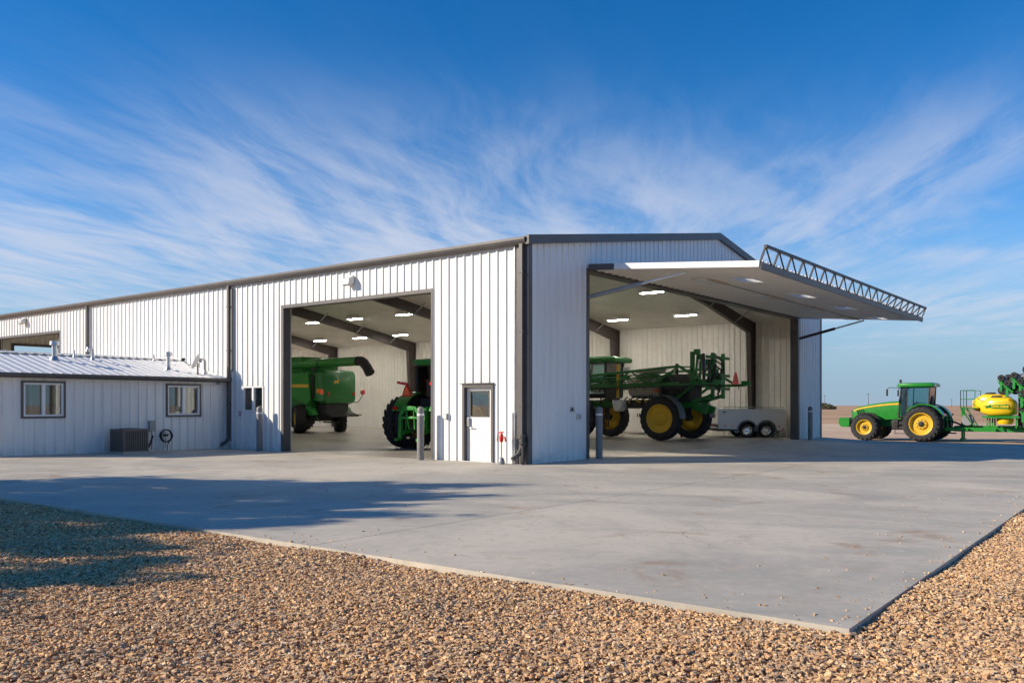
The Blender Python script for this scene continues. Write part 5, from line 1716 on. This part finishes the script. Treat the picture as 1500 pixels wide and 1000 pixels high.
# ------------------------------------------------------------------ trailer
def trailer():
    ux, uy = 0.6, -0.8
    rz = math.atan2(uy, ux)         # local +x along (0.6,-0.8)
    T = thing('trailer', 'low silver enclosed utility trailer with tandem wheels by the door jamb', 'trailer', (22.08, 2.82, 0.0), rz)
    x0, x1, w = -1.35, 1.75, 2.1
    T.scale = (1.07, 1.05, 1.05)
    b = MB()
    nb = 14

    def arch(cx):
        return [(cx + 0.40 * math.cos(math.pi - math.pi * k / nb), 0.36 + 0.40 * math.sin(math.pi - math.pi * k / nb)) for k in range(nb + 1)]
    prof = [(x0, 0.42), (-0.42, 0.38)] + arch(-0.02)[1:-1] + arch(0.86)[1:-1] + [(1.28, 0.34), (x1, 0.34), (x1, 1.34), (x0, 1.34)]
    b.prism(prof, 'y', 0.0, 0.04)
    b.box(x0, x1, w - 0.04, w, 0.42, 1.34).box(x1 - 0.04, x1, 0.04, w - 0.04, 0.42, 1.34).box(x0, x1, 0.30, w - 0.04, 0.40, 0.46)
    b.box(x0, x1 - 0.04, 0.04, w - 0.04, 1.22, 1.28)
    body = b.build('body', 'trailer_white', T, bevel=0.006)
    MB().box(x0 - 0.025, x0 - 0.002, 0.02, w - 0.02, 0.62, 1.36).build('end_gate', 'tread_plate', T)
    e = MB().bar((x0 - 0.03, 0.2, 0.65), (x0 - 0.03, w / 2, 1.05), 0.05, 0.02).bar((x0 - 0.03, w - 0.2, 0.65), (x0 - 0.03, w / 2, 1.05), 0.05, 0.02)
    e.build('gate_brace', 'galvanised', T)
    MB().box(x0 - 0.04, x0 - 0.026, 0.55, 0.7, 0.98, 1.1).build('gate_latch', 'engine_black', T)
    r = MB()
    for yy in (0.02, w - 0.02):
        r.tube((x0 + 0.3, yy, 1.44), (x1 - 0.1, yy, 1.44), 0.018, n=6)
        for k in range(5):
            xx = x0 + 0.3 + k * (x1 - x0 - 0.4) / 4
            r.tube((xx, yy, 1.33), (xx, yy, 1.44), 0.016, n=6)
    r.build('tie_rail', 'galvanised', T)
    MB().box(x0, x1, 0.1, w - 0.1, 0.30, 0.40).bar((x0, 0.4, 0.38), (x0 - 1.1, w / 2, 0.38), 0.08, 0.1).bar((x0, w - 0.4, 0.38), (x0 - 1.1, w / 2, 0.38), 0.08, 0.1).build('frame', 'dark_metal', T)
    for cx_ in (-0.02, 0.86):
        for yy, o in ((0.13, -1), (w - 0.13, 1)):
            q = wheel(T, (cx_, yy, 0.33), 0.66, 0.21, 0.40, -1, 0, rim_mat='chrome', dish=0.05, hub='chrome', hub_r=0.05)
            q.rotation_euler = (0, random.uniform(0, 6), math.pi / 2) if False else (0, 0, math.pi / 2 if o < 0 else -math.pi / 2)
        ring = [(cx_ + 0.40 * math.cos(t_), 0.36 + 0.40 * math.sin(t_)) for t_ in [math.pi * k / nb for k in range(nb + 1)]] + [(cx_ + 0.47 * math.cos(t_), 0.36 + 0.47 * math.sin(t_)) for t_ in [math.pi - math.pi * k / nb for k in range(nb + 1)]]
        MB().prism(ring, 'y', -0.06, -0.002).build('fender', 'fender_grey', T)
    for xx, z, m in ((-1.05, 0.56, 'red_lens'), (-0.72, 0.55, 'amber_lens'), (1.45, 0.52, 'red_lens'), (x1 - 0.12, 0.40, 'red_lens')):
        MB().box(xx - 0.06, xx + 0.06, -0.02, -0.002, z - 0.02, z + 0.02).build('marker_light', m, T)
    for k in range(4):
        MB().box(x0 - 0.05, x0 - 0.027, 0.3 + 0.45 * k, 0.42 + 0.45 * k, 0.50, 0.56).build('tail_light', 'red_lens', T)
    MB().box(-1.15, -1.0, -0.02, -0.002, 1.17, 1.22).build('side_latch', 'engine_black', T)
    return T


trailer()


# ------------------------------------------------------------------ small things round the walls
def bollard(x, y, label, stripe=False):
    z = GZ(x, y)
    T = tag(empty('bollard', (x, y, z)), label, 'bollard', 'steel bollards at the door openings')
    n = 20
    r = 0.105
    prof = [(r, -0.05), (r, 1.47)] + [(r * math.cos(a), 1.47 + 0.10 * math.sin(a)) for a in [math.pi / 2 * k / 6 for k in range(1, 6)]] + [(0.001, 1.57)]
    MB().lathe(prof, (0, 0, 0), 'z', n).build('post', 'bollard_grey', T, smooth=True)
    MB().lathe([(r + 0.003, 1.30), (r + 0.003, 1.36)], (0, 0, 0), 'z', n).build('reflective_band', 'white_paint', T, smooth=True)
    if stripe:
        m = MB()
        vs = []
        for k in range(7):
            a = -0.35 - 0.9 + 1.15 * k / 6 - YAW + 0.55
            for zz in (1.29, 1.37):
                vs.append(((r + 0.005) * math.cos(a), (r + 0.005) * math.sin(a), zz))
        m.add(vs, [(2 * k, 2 * k + 2, 2 * k + 3, 2 * k + 1) for k in range(6)]).build('red_band', 'red_paint', T, fix=False)


bollard(-0.42, 3.62, 'grey steel bollard between the side bay opening and the personnel door')
bollard(-0.42, 11.35, 'grey steel bollard standing between the small window and the side bay opening')
bollard(3.30, -0.22, 'grey steel bollard with red and white band under the lifted door', True)
bollard(21.55, -0.45, 'dark grey steel bollard before the narrow end wall strip beside the trailer')


def wall_light(y, z, label):
    T = tag(empty('wall_light', (0, y, z)), label, 'wall light', 'floodlights high on the side wall')
    MB().box(-0.10, -0.035, -0.14, 0.14, -0.12, 0.16).build('back_box', 'white_paint', T, bevel=0.015)
    MB().prism([(-0.09, 0.13), (-0.28, 0.02), (-0.30, -0.16), (-0.20, -0.20), (-0.09, -0.12)], 'y', -0.17, 0.17).build('housing', 'pale_plastic', T, bevel=0.02)
    MB().prism([(-0.285, 0.0), (-0.305, -0.15), (-0.29, -0.15), (-0.27, 0.0)], 'y', -0.14, 0.14).build('lens', 'grey_metal', T)


wall_light(7.05, 5.62, 'white floodlight above the side bay opening with the tractor')
wall_light(30.6, 5.72, 'white floodlight above the bay opening behind the office roof')


def ac_unit():
    x0, x1, y0, y1 = -4.58, -3.78, 12.72, 13.52
    T = thing('air_conditioner', 'brown louvred air conditioner unit on the ground by the office wall', 'air conditioner', ((x0 + x1) / 2, (y0 + y1) / 2, 0.06))
    h = 0.4
    MB().box(-0.44, 0.44, -0.44, 0.44, -0.02, 0.05).build('pad', 'apron_concrete', T)
    MB().box(-h + 0.03, h - 0.03, -h + 0.03, h - 0.03, 0.05, 0.70).build('coil', 'engine_black', T)
    c = MB()
    for sx in (-1, 1):
        for sy in (-1, 1):
            c.box(sx * h - 0.03, sx * h + 0.03, sy * h - 0.03, sy * h + 0.03, 0.05, 0.72)
    c.box(-h - 0.03, h + 0.03, -h - 0.03, h + 0.03, 0.70, 0.78).box(-h, h, -h, h, 0.05, 0.11)
    c.build('cabinet', 'ac_brown', T, bevel=0.012)
    for k in range(10):
        q = -h + 0.07 + k * (2 * h - 0.14) / 9
        MB().box(q - 0.022, q + 0.022, -h - 0.012, -h + 0.012, 0.11, 0.70).build('slat', 'ac_brown', T)
        MB().box(-h - 0.012, -h + 0.012, q - 0.022, q + 0.022, 0.11, 0.70).build('slat', 'ac_brown', T)
    f = MB()
    for r_ in (0.12, 0.2, 0.28):
        f.lathe([(r_, 0.785), (r_ + 0.012, 0.795), (r_ + 0.02, 0.785)], (0, 0, 0), 'z', 24)
    f.build('fan_grille', 'dark_metal', T)
    MB().path([(0.42, -0.1, 0.16), (0.62, -0.05, 0.14), (0.85, 0.2, 0.28), (1.05, 0.42, 0.50)], 0.035, 8).build('refrigerant_line', 'black_rubber', T, smooth=True)


ac_unit()


def hose_and_box():
    y = OFY - 0.04
    T = tag(empty('disconnect_box', (-3.02, y, 0.9)), 'small grey electrical disconnect box on the office wall beside the air conditioner', 'electrical box')
    MB().box(-0.11, 0.11, -0.12, 0.0, -0.18, 0.18).build('box', 'grey_metal', T, bevel=0.012)
    MB().tube((0, -0.05, -0.18), (0, -0.05, -0.82), 0.022).build('conduit', 'grey_metal', T)
    T = tag(empty('hose_reel', (-2.52, y, 0.55)), 'coiled dark garden hose hanging on the office wall below a window', 'hose')
    m = MB()
    pts = []
    for k in range(90):
        a = 2 * math.pi * k / 18
        r = 0.21 + 0.012 * math.sin(k * 0.9)
        pts.append((r * math.cos(a), -0.05 - 0.022 * k / 18, r * math.sin(a)))
    pts += [(0.02, -0.16, -0.3), (0.0, -0.14, -0.52)]
    m.path(pts, 0.014, 6)
    m.build('hose', 'black_rubber', T, smooth=True)
    MB().box(-0.05, 0.05, -0.14, 0.0, -0.02, 0.06).bar((-0.12, -0.06, 0.04), (0.12, -0.06, 0.04), 0.05, 0.03).build('hanger', 'dark_metal', T)
    MB().tube((0, -0.06, -0.08), (0, -0.06, -0.42), 0.012).build('faucet', 'grey_metal', T)


hose_and_box()


def hydrant():
    x, y = -0.38, 0.62
    T = tag(empty('yard_hydrant', (x, y, 0)), 'red frost-proof yard hydrant on a thin pipe beside the personnel door', 'hydrant')
    MB().tube((0, 0, 0), (0, 0, 0.62), 0.022).build('standpipe', 'galvanised', T, smooth=True)
    MB().lathe([(0.09, 0), (0.10, 0.03), (0.08, 0.14), (0.05, 0.18)], (0, 0, 0), 'z', 12).build('base', 'grey_metal', T, smooth=True)
    MB().lathe([(0.03, 0.60), (0.055, 0.64), (0.06, 0.76), (0.04, 0.82), (0.001, 0.86)], (0, 0, 0), 'z', 12).path([(0, 0, 0.74), (0.0, -0.12, 0.73), (0.0, -0.15, 0.62)], 0.026, 8).build('head', 'red_paint', T, smooth=True)
    MB().path([(0, 0.02, 0.88), (0, 0.12, 0.84), (0, 0.15, 0.66), (0, 0.12, 0.60)], 0.016, 6).bar((0, -0.06, 0.87), (0, 0.06, 0.87), 0.05, 0.04).build('lever', 'red_paint', T)


hydrant()


def outlet(name, label, x, y, z, out):
    o = empty(name, (x, y, z))
    tag(o, label, 'outlet')
    if out == 'x':
        MB().box(-0.09, -0.035, -0.06, 0.06, -0.09, 0.09).build('cover', 'grey_metal', o, bevel=0.012)
        MB().box(-0.105, -0.09, -0.045, 0.045, -0.075, 0.06).build('flap', 'pale_plastic', o, bevel=0.01)
    else:
        MB().box(-0.06, 0.06, -0.09, -0.035, -0.09, 0.09).build('cover', 'pale_plastic', o, bevel=0.012)
        MB().box(-0.045, 0.045, -0.105, -0.09, -0.075, 0.06).build('flap', 'grey_metal', o, bevel=0.01)


outlet('outlet_box', 'small grey outlet box on the side wall between bollard and personnel door', 0, 2.93, 1.28, 'x')
outlet('outlet_box', 'pale outlet box low on the shaded end wall beside the lifted door', 2.45, 0, 1.28, 'y')
outlet('outlet_box', 'small grey outlet box under the small window on the side wall', 0, 13.05, 1.30, 'x')


def latch_bracket():
    o = tag(empty('latch_bracket', (2.10, 0, 1.45)), 'small dark latch bracket on the shaded end wall near the door jamb', 'bracket')
    MB().box(-0.08, 0.08, -0.09, -0.035, -0.012, 0.012).box(-0.012, 0.012, -0.08, -0.035, 0.012, 0.10).build('arm', 'dark_metal', o)
    MB().box(-0.04, 0.04, -0.042, -0.034, -0.04, 0.12).build('plate', 'pale_plastic', o)


latch_bracket()


def corner_valve():
    o = tag(empty('standpipe_valve', (-0.12, -0.02, 0)), 'dark capped standpipe and gate valve at the building corner downspout', 'valve')
    MB().tube((-0.06, 0.05, 0), (-0.06, 0.05, 0.5), 0.045).lathe([(0.05, 0.5), (0.075, 0.54), (0.075, 0.60), (0.05, 0.64), (0.05, 0.72), (0.08, 0.74), (0.08, 0.80), (0.001, 0.83)], (-0.06, 0.05, 0), 'z', 14).build('pipe', 'dark_metal', o, smooth=True)
    MB().lathe([(0.075, -0.012), (0.09, 0), (0.075, 0.012), (0.06, 0)], (-0.17, 0.05, 0.64), 'x', 16, True).bar((-0.06, 0.05, 0.64), (-0.17, 0.05, 0.64), 0.03).build('handwheel', 'dark_metal', o)


corner_valve()


def dish():
    x, y = -0.95, 14.28
    z = ORZ(y)
    T = tag(empty('satellite_dish', (x, y, z)), 'grey satellite dish on the office roof next to the shop wall', 'satellite dish')
    MB().path([(0, 0, -0.02), (0, 0.02, 0.22), (0.0, -0.0, 0.42)], 0.025, 8).bar((0, 0.1, -0.02), (0, 0, 0.2), 0.02).build('mast', 'dark_metal', T)
    a = Vector((-0.66, 0.62, 0.42)).normalized()
    rot = a.to_track_quat('Z', 'Y').to_euler()
    prof = [(0.001, 0.0), (0.12, 0.012), (0.22, 0.045), (0.30, 0.085), (0.305, 0.075), (0.22, 0.03), (0.12, -0.003), (0.001, -0.015)]
    MB().lathe(prof, (0, 0, 0), 'z', 28).build('reflector', 'pale_plastic', T, smooth=True, loc=(-0.03, -0.01, 0.46), rot=rot)
    b = Vector((-0.03, -0.01, 0.30))
    MB().path([b, b + Vector((-0.24, 0.20, 0.06)), b + Vector((-0.40, 0.36, 0.24))], 0.016, 6).tube(b + Vector((-0.40, 0.36, 0.24)), b + Vector((-0.32, 0.29, 0.27)), 0.05, n=10).build('feed_arm', 'dark_metal', T)


dish()


# ------------------------------------------------------------------ shop lights and loose items inside
def ceil_z(x):
    return 5.90 + SL * (min(x, W - x) - 0.2)


def shop_light(x, y):
    z = ceil_z(x) - 0.20
    s = SL if x < W / 2 else -SL
    row = 'row along the far wall' if x > 20 else ('row under the ridge' if x > 12 else 'row by the side bays')
    spot = [b for a, b in ((7.5, 'over the sprayer boom rack'), (11.5, 'over the sprayer cab'), (15.5, 'just past the sprayer'), (19.5, 'midway between sprayer and combine'), (24, 'over the auger spout'),
                           (28, 'over the combine hood'), (32, 'over the grain tank'), (37, 'just past the combine'), (99, 'by the back doorway')) if y < a][0]
    T = tag(empty('ceiling_light', (x, y, z)), 'lit bay lamp in the ' + row + ', ' + spot, 'light', 'lit bay lamps under the shop ceiling')
    MB().prism([(-0.20, 0.0), (0.20, 0.0), (0.13, 0.10), (-0.13, 0.10)], 'y', -0.62, 0.62).build('housing', 'white_paint', T)
    MB().box(-0.13, 0.13, -0.55, 0.55, -0.022, -0.002).build('diffuser', 'tube_light', T)
    MB().tube((0, -0.4, 0.1), (0, -0.4, 0.26), 0.008, n=5).tube((0, 0.4, 0.1), (0, 0.4, 0.26), 0.008, n=5).build('hanger', 'galvanised', T)


for y in (5.4, 9.4, 13.5, 17.5, 21.6, 25.8, 29.7, 33.8, 40.0):
    shop_light(17.0, y)
    shop_light(21.3, y + 0.4)
for y in (9.4, 17.5, 25.8, 33.8, 40.0):
    shop_light(7.4, y)


def loose():
    T = thing('storage_cabinet', 'pale metal storage cabinet against the far wall behind the sprayer', 'cabinet', (23.55, 9.6, 0))
    MB().box(-0.30, 0.30, -0.9, 0.9, 0.08, 1.9).build('body', 'liner', T, bevel=0.01)
    for s in (0, 1):
        d = MB().box(-0.325, -0.302, -0.88 + 0.89 * s, -0.01 + 0.89 * s, 0.12, 1.86).build('cabinet_door', 'liner', T, bevel=0.006)
        MB().box(-0.35, -0.326, -0.10 + 0.13 * s, -0.05 + 0.13 * s, 0.95, 1.15).build('handle', 'dark_metal', d)
    T = thing('shop_stool', 'small dark steel stool on the floor behind the sprayer wheels', 'stool', (21.3, 7.2, 0))
    MB().lathe([(0.001, 0.60), (0.2, 0.60), (0.21, 0.64), (0.001, 0.66)], (0, 0, 0), 'z', 18).build('seat', 'seat_cloth', T, smooth=True)
    for k in range(4):
        a = math.pi / 4 + math.pi / 2 * k
        MB().bar((0.12 * math.cos(a), 0.12 * math.sin(a), 0.6), (0.24 * math.cos(a), 0.24 * math.sin(a), 0), 0.025).build('leg', 'dark_metal', T)
    T = thing('wheel_dolly', 'low red wheeled dolly on the floor behind the trailer end', 'dolly', (20.9, 5.4, 0), 0.4)
    MB().box(-0.7, 0.7, -0.35, 0.35, 0.22, 0.30).bar((0.7, 0, 0.26), (1.2, 0, 0.75), 0.05).build('deck', 'red_paint', T, bevel=0.01)
    for sx in (-1, 1):
        for sy in (-1, 1):
            MB().lathe([(0.001, -0.05), (0.12, -0.05), (0.15, -0.03), (0.15, 0.03), (0.12, 0.05), (0.001, 0.05)], (sx * 0.5, sy * 0.36, 0.15), 'y', 16).build('wheel', 'black_rubber', T, smooth=True)


loose()


# ------------------------------------------------------------------ far poles and scrub
def PD(u, v, Z):
    X, zz = (u - 750) / 1258.7, (592.665 - v) / 1258.7
    c, s = math.cos(YAW), math.sin(YAW)
    return CAM[0] + (c * X + s) * Z, CAM[1] + (-s * X + c) * Z, CAM[2] + zz * Z


for u, h, Z, lab in ((1272, 11.0, 640, 'tall lone utility pole on the far plain beyond the parked tractor hood'), (1394, 9.0, 900, 'distant utility pole on the plain between tractor and planter'), (1208, 12.0, 820, 'faint far utility pole beside the shop end wall')):
    x, y, _ = PD(u, 592, Z)
    g = TZ(x, y)
    T = thing('utility_pole', lab, 'utility pole', (x, y, g), -YAW)
    MB().tube((0, 0, -0.5), (0, 0, h), 0.24, 0.16, n=8).build('pole', 'wood_pole', T, smooth=True)
    MB().box(-1.4, 1.4, -0.08, 0.08, h - 1.0, h - 0.8).build('crossarm', 'wood_pole', T)


def leaf_cloud(n, fn, size, seed):
    r = np.random.default_rng(seed)
    c = np.array([fn(r) for _ in range(n)])
    s = size * r.uniform(0.6, 1.4, n)
    a = r.normal(size=(n, 3))
    a /= np.linalg.norm(a, axis=1)[:, None]
    b = r.normal(size=(n, 3))
    b -= (b * a).sum(1)[:, None] * a
    b /= np.linalg.norm(b, axis=1)[:, None]
    v = np.stack([c - a * s[:, None], c + b * (s * 0.5)[:, None], c + a * s[:, None], c - b * (s * 0.5)[:, None]], 1).reshape(-1, 3)
    me = bpy.data.meshes.new('crown')
    me.vertices.add(len(v))
    me.vertices.foreach_set('co', v.ravel())
    me.loops.add(4 * n)
    me.loops.foreach_set('vertex_index', np.arange(4 * n))
    me.polygons.add(n)
    me.polygons.foreach_set('loop_start', np.arange(0, 4 * n, 4))
    me.update()
    me.validate()
    return me


def shrub(x, y, r, h, label, seed):
    z = TZ(x, y)
    T = tag(empty('shrub', (x, y, z)), label, 'shrub', 'dark scrub on the far field')

    def fn(q):
        p = q.normal(size=3)
        p /= np.linalg.norm(p)
        p *= q.uniform(0.5, 1.0)
        return (p[0] * r, p[1] * r, abs(p[2]) * h + 0.1)
    place('crown', leaf_cloud(700, fn, r * 0.11, seed), 'scrub', T)
    MB().tube((0, 0, -0.1), (0.1, 0, h * 0.6), 0.12, 0.05, n=6).build('trunk', 'bark', T)


for k, (u, Z, r, h) in enumerate(((1203, 420, 4.5, 3.2), (1209, 430, 5.5, 2.8), (1213, 415, 3.5, 2.2))):
    x, y, _ = PD(u, 592, Z)
    shrub(x, y, r, h, ('tallest', 'widest', 'smallest')[k] + ' dark scrub bush on the far plain beside the end wall', 40 + k)


# ------------------------------------------------------------------ trees that shade the yard
def tree(x, y, H, R_, label, seed, n=9000):
    T = tag(empty('tree', (x, y, TZ(x, y))), label, 'tree', 'trees at the yard edge')
    r = random.Random(seed)
    limbs = []
    tr = MB().path([(0, 0, -0.1), (0.05, 0.03, H * 0.25), (-0.04, 0.08, H * 0.55), (0.02, 0.0, H * 0.95)], [0.22, 0.17, 0.11, 0.03], 10)
    for k in range(34):
        f = 0.22 + 0.72 * k / 34
        a = k * 2.4 + r.uniform(-0.4, 0.4)
        ln = R_ * (1.0 - 0.75 * ((f - 0.2) / 0.8) ** 2) * r.uniform(0.75, 1.25)
        p0 = Vector((0, 0, H * f))
        d = Vector((math.cos(a), math.sin(a), r.uniform(0.15, 0.5)))
        p1 = p0 + d * ln * 0.5
        p2 = p0 + d * ln + Vector((0, 0, r.uniform(-0.1, 0.35) * ln))
        tr.path([p0, p1, p2], [0.07 * (1.1 - f), 0.045 * (1.1 - f), 0.012], 6)
        limbs.append((p0, p1, p2, ln))
        for q in range(4):
            t0 = r.uniform(0.35, 0.95)
            s = p1.lerp(p2, t0)
            e = s + Vector((r.uniform(-1, 1), r.uniform(-1, 1), r.uniform(-0.2, 0.9))).normalized() * ln * 0.35
            tr.path([s, e], [0.02, 0.006], 5)
            limbs.append((s, s.lerp(e, 0.5), e, ln * 0.4))
    tr.build('trunk', 'bark', T, smooth=True)

    def fn(q):
        p0, p1, p2, ln = limbs[int(q.integers(len(limbs)))]
        t_ = q.uniform(0.25, 1.02)
        c = p0.lerp(p1, t_ * 2) if t_ < 0.5 else p1.lerp(p2, t_ * 2 - 1)
        g = q.normal(size=3) * (0.10 + 0.07 * ln)
        return (c.x + g[0], c.y + g[1], c.z + g[2])
    place('crown', leaf_cloud(n, fn, 0.11, seed), 'leaf', T)


tree(-18.8, 9.3, 7.7, 3.3, 'leafy yard tree whose shadow falls across the concrete', 3, 34000)
tree(-21.8, 7.6, 7.6, 3.0, 'smaller leafy yard tree shading the gravel edge', 5, 20000)
tree(-24.2, 4.9, 6.9, 2.6, 'sparse yard tree throwing thin shadow streaks on gravel', 9, 7000)


# ------------------------------------------------------------------ gravel
def gravel():
    ico = np.array([(x, y, z) for z in (-1, 1) for y in (-1, 1) for x in (-1, 1)], float) * 0.72
    tri = np.array([(0, 2, 3), (0, 3, 1), (4, 5, 7), (4, 7, 6), (0, 1, 5), (0, 5, 4), (2, 6, 7), (2, 7, 3), (0, 4, 6), (0, 6, 2), (1, 3, 7), (1, 7, 5)])
    c, s = math.cos(YAW), math.sin(YAW)
    # candidate points on the ground round the visible wedge (with a margin for a step aside)
    N = 2300000
    x = rng.uniform(-24.0, 6.0, N)
    y = rng.uniform(-20.0, 8.0, N)
    dx, dy = x - CAM[0], y - CAM[1]
    X, Z = c * dx - s * dy, s * dx + c * dy
    out = (x < SX - 0.02) | (y < SY - 0.02)
    keep = out & (Z > 4.2) & (Z < 19) & (X > -0.61 * Z - 0.9) & (X < 0.61 * Z + 0.9)
    # thin out with distance
    keep &= rng.uniform(0, 1, N) < np.clip(1.1 - (Z - 6) * 0.075, 0.42, 1.0)
    x, y, Z = x[keep], y[keep], Z[keep]
    # loose stones kicked onto the slab near its edges
    M2 = 420
    e = rng.integers(0, 2, M2)
    d = rng.exponential(0.75, M2) * np.where(rng.uniform(0, 1, M2) < 0.5, 0.22, 1.0)
    lx = np.where(e == 0, SX + d, rng.uniform(SX, -1, M2))
    ly = np.where(e == 0, rng.uniform(SY, 2, M2), SY + d)
    wide = rng.uniform(0, 1, M2) < 0.22
    lx = np.where(wide, rng.uniform(SX, 6, M2), lx)
    ly = np.where(wide, rng.uniform(SY, -1.0, M2), ly)
    n1 = len(x)
    x, y = np.concatenate([x, lx]), np.concatenate([y, ly])
    n = len(x)
    base = np.full(n, -0.066)
    base[:n1] = [TZ(a, b) for a, b in zip(x[:n1], y[:n1])]
    edge = np.minimum(np.abs(x[:n1] - SX), np.abs(y[:n1] - SY))
    size = rng.lognormal(math.log(0.0135), 0.22, n) * np.where(rng.uniform(0, 1, n) < 0.35, 0.62, 1.0)
    size[:n1] *= 1 + np.clip((Z - 8) * 0.03, 0, 0.3)
    size[n1:] *= rng.uniform(0.35, 0.95, M2)
    lump = 0.012 * np.sin(x * 2.1 + 1.3 * np.sin(y * 1.7)) + 0.012 * np.sin(y * 2.6 + x)
    z = base + rng.uniform(0.0, 0.03, n) + lump + 0.01
    z[n1:] = size[n1:] * 0.38
    sc = np.stack([size * rng.uniform(0.9, 1.5, n), size * rng.uniform(0.7, 1.1, n), size * rng.uniform(0.42, 0.70, n)], 1)
    v = ico[None] * (1 + rng.uniform(-0.42, 0.42, (n, 8, 3)))
    v = v * sc[:, None, :]
    # random orientation: yaw then tilt
    ya = rng.uniform(0, 2 * math.pi, n)
    ti = rng.normal(0, 0.34, n)
    ti[n1:] *= 0.2
    ct, st_ = np.cos(ti)[:, None], np.sin(ti)[:, None]
    vy, vz = v[..., 1] * ct - v[..., 2] * st_, v[..., 1] * st_ + v[..., 2] * ct
    cy, sy = np.cos(ya)[:, None], np.sin(ya)[:, None]
    vx, vy2 = v[..., 0] * cy - vy * sy, v[..., 0] * sy + vy * cy
    co = np.stack([vx + x[:, None], vy2 + y[:, None], vz + z[:, None]], -1).reshape(-1, 3)
    fi = (tri[None] + (np.arange(n) * 8)[:, None, None]).reshape(-1)
    me = bpy.data.meshes.new('gravel')
    me.vertices.add(len(co))
    me.vertices.foreach_set('co', co.ravel())
    me.loops.add(len(fi))
    me.loops.foreach_set('vertex_index', fi)
    me.polygons.add(len(fi) // 3)
    me.polygons.foreach_set('loop_start', np.arange(0, len(fi), 3))
    me.polygons.foreach_set('use_smooth', np.zeros(len(fi) // 3, dtype=bool))
    me.update()
    o = place('gravel', me, 'stone')
    o['kind'] = 'stuff'
    o['label'] = 'loose tan and brown gravel round the concrete apron'



gravel()
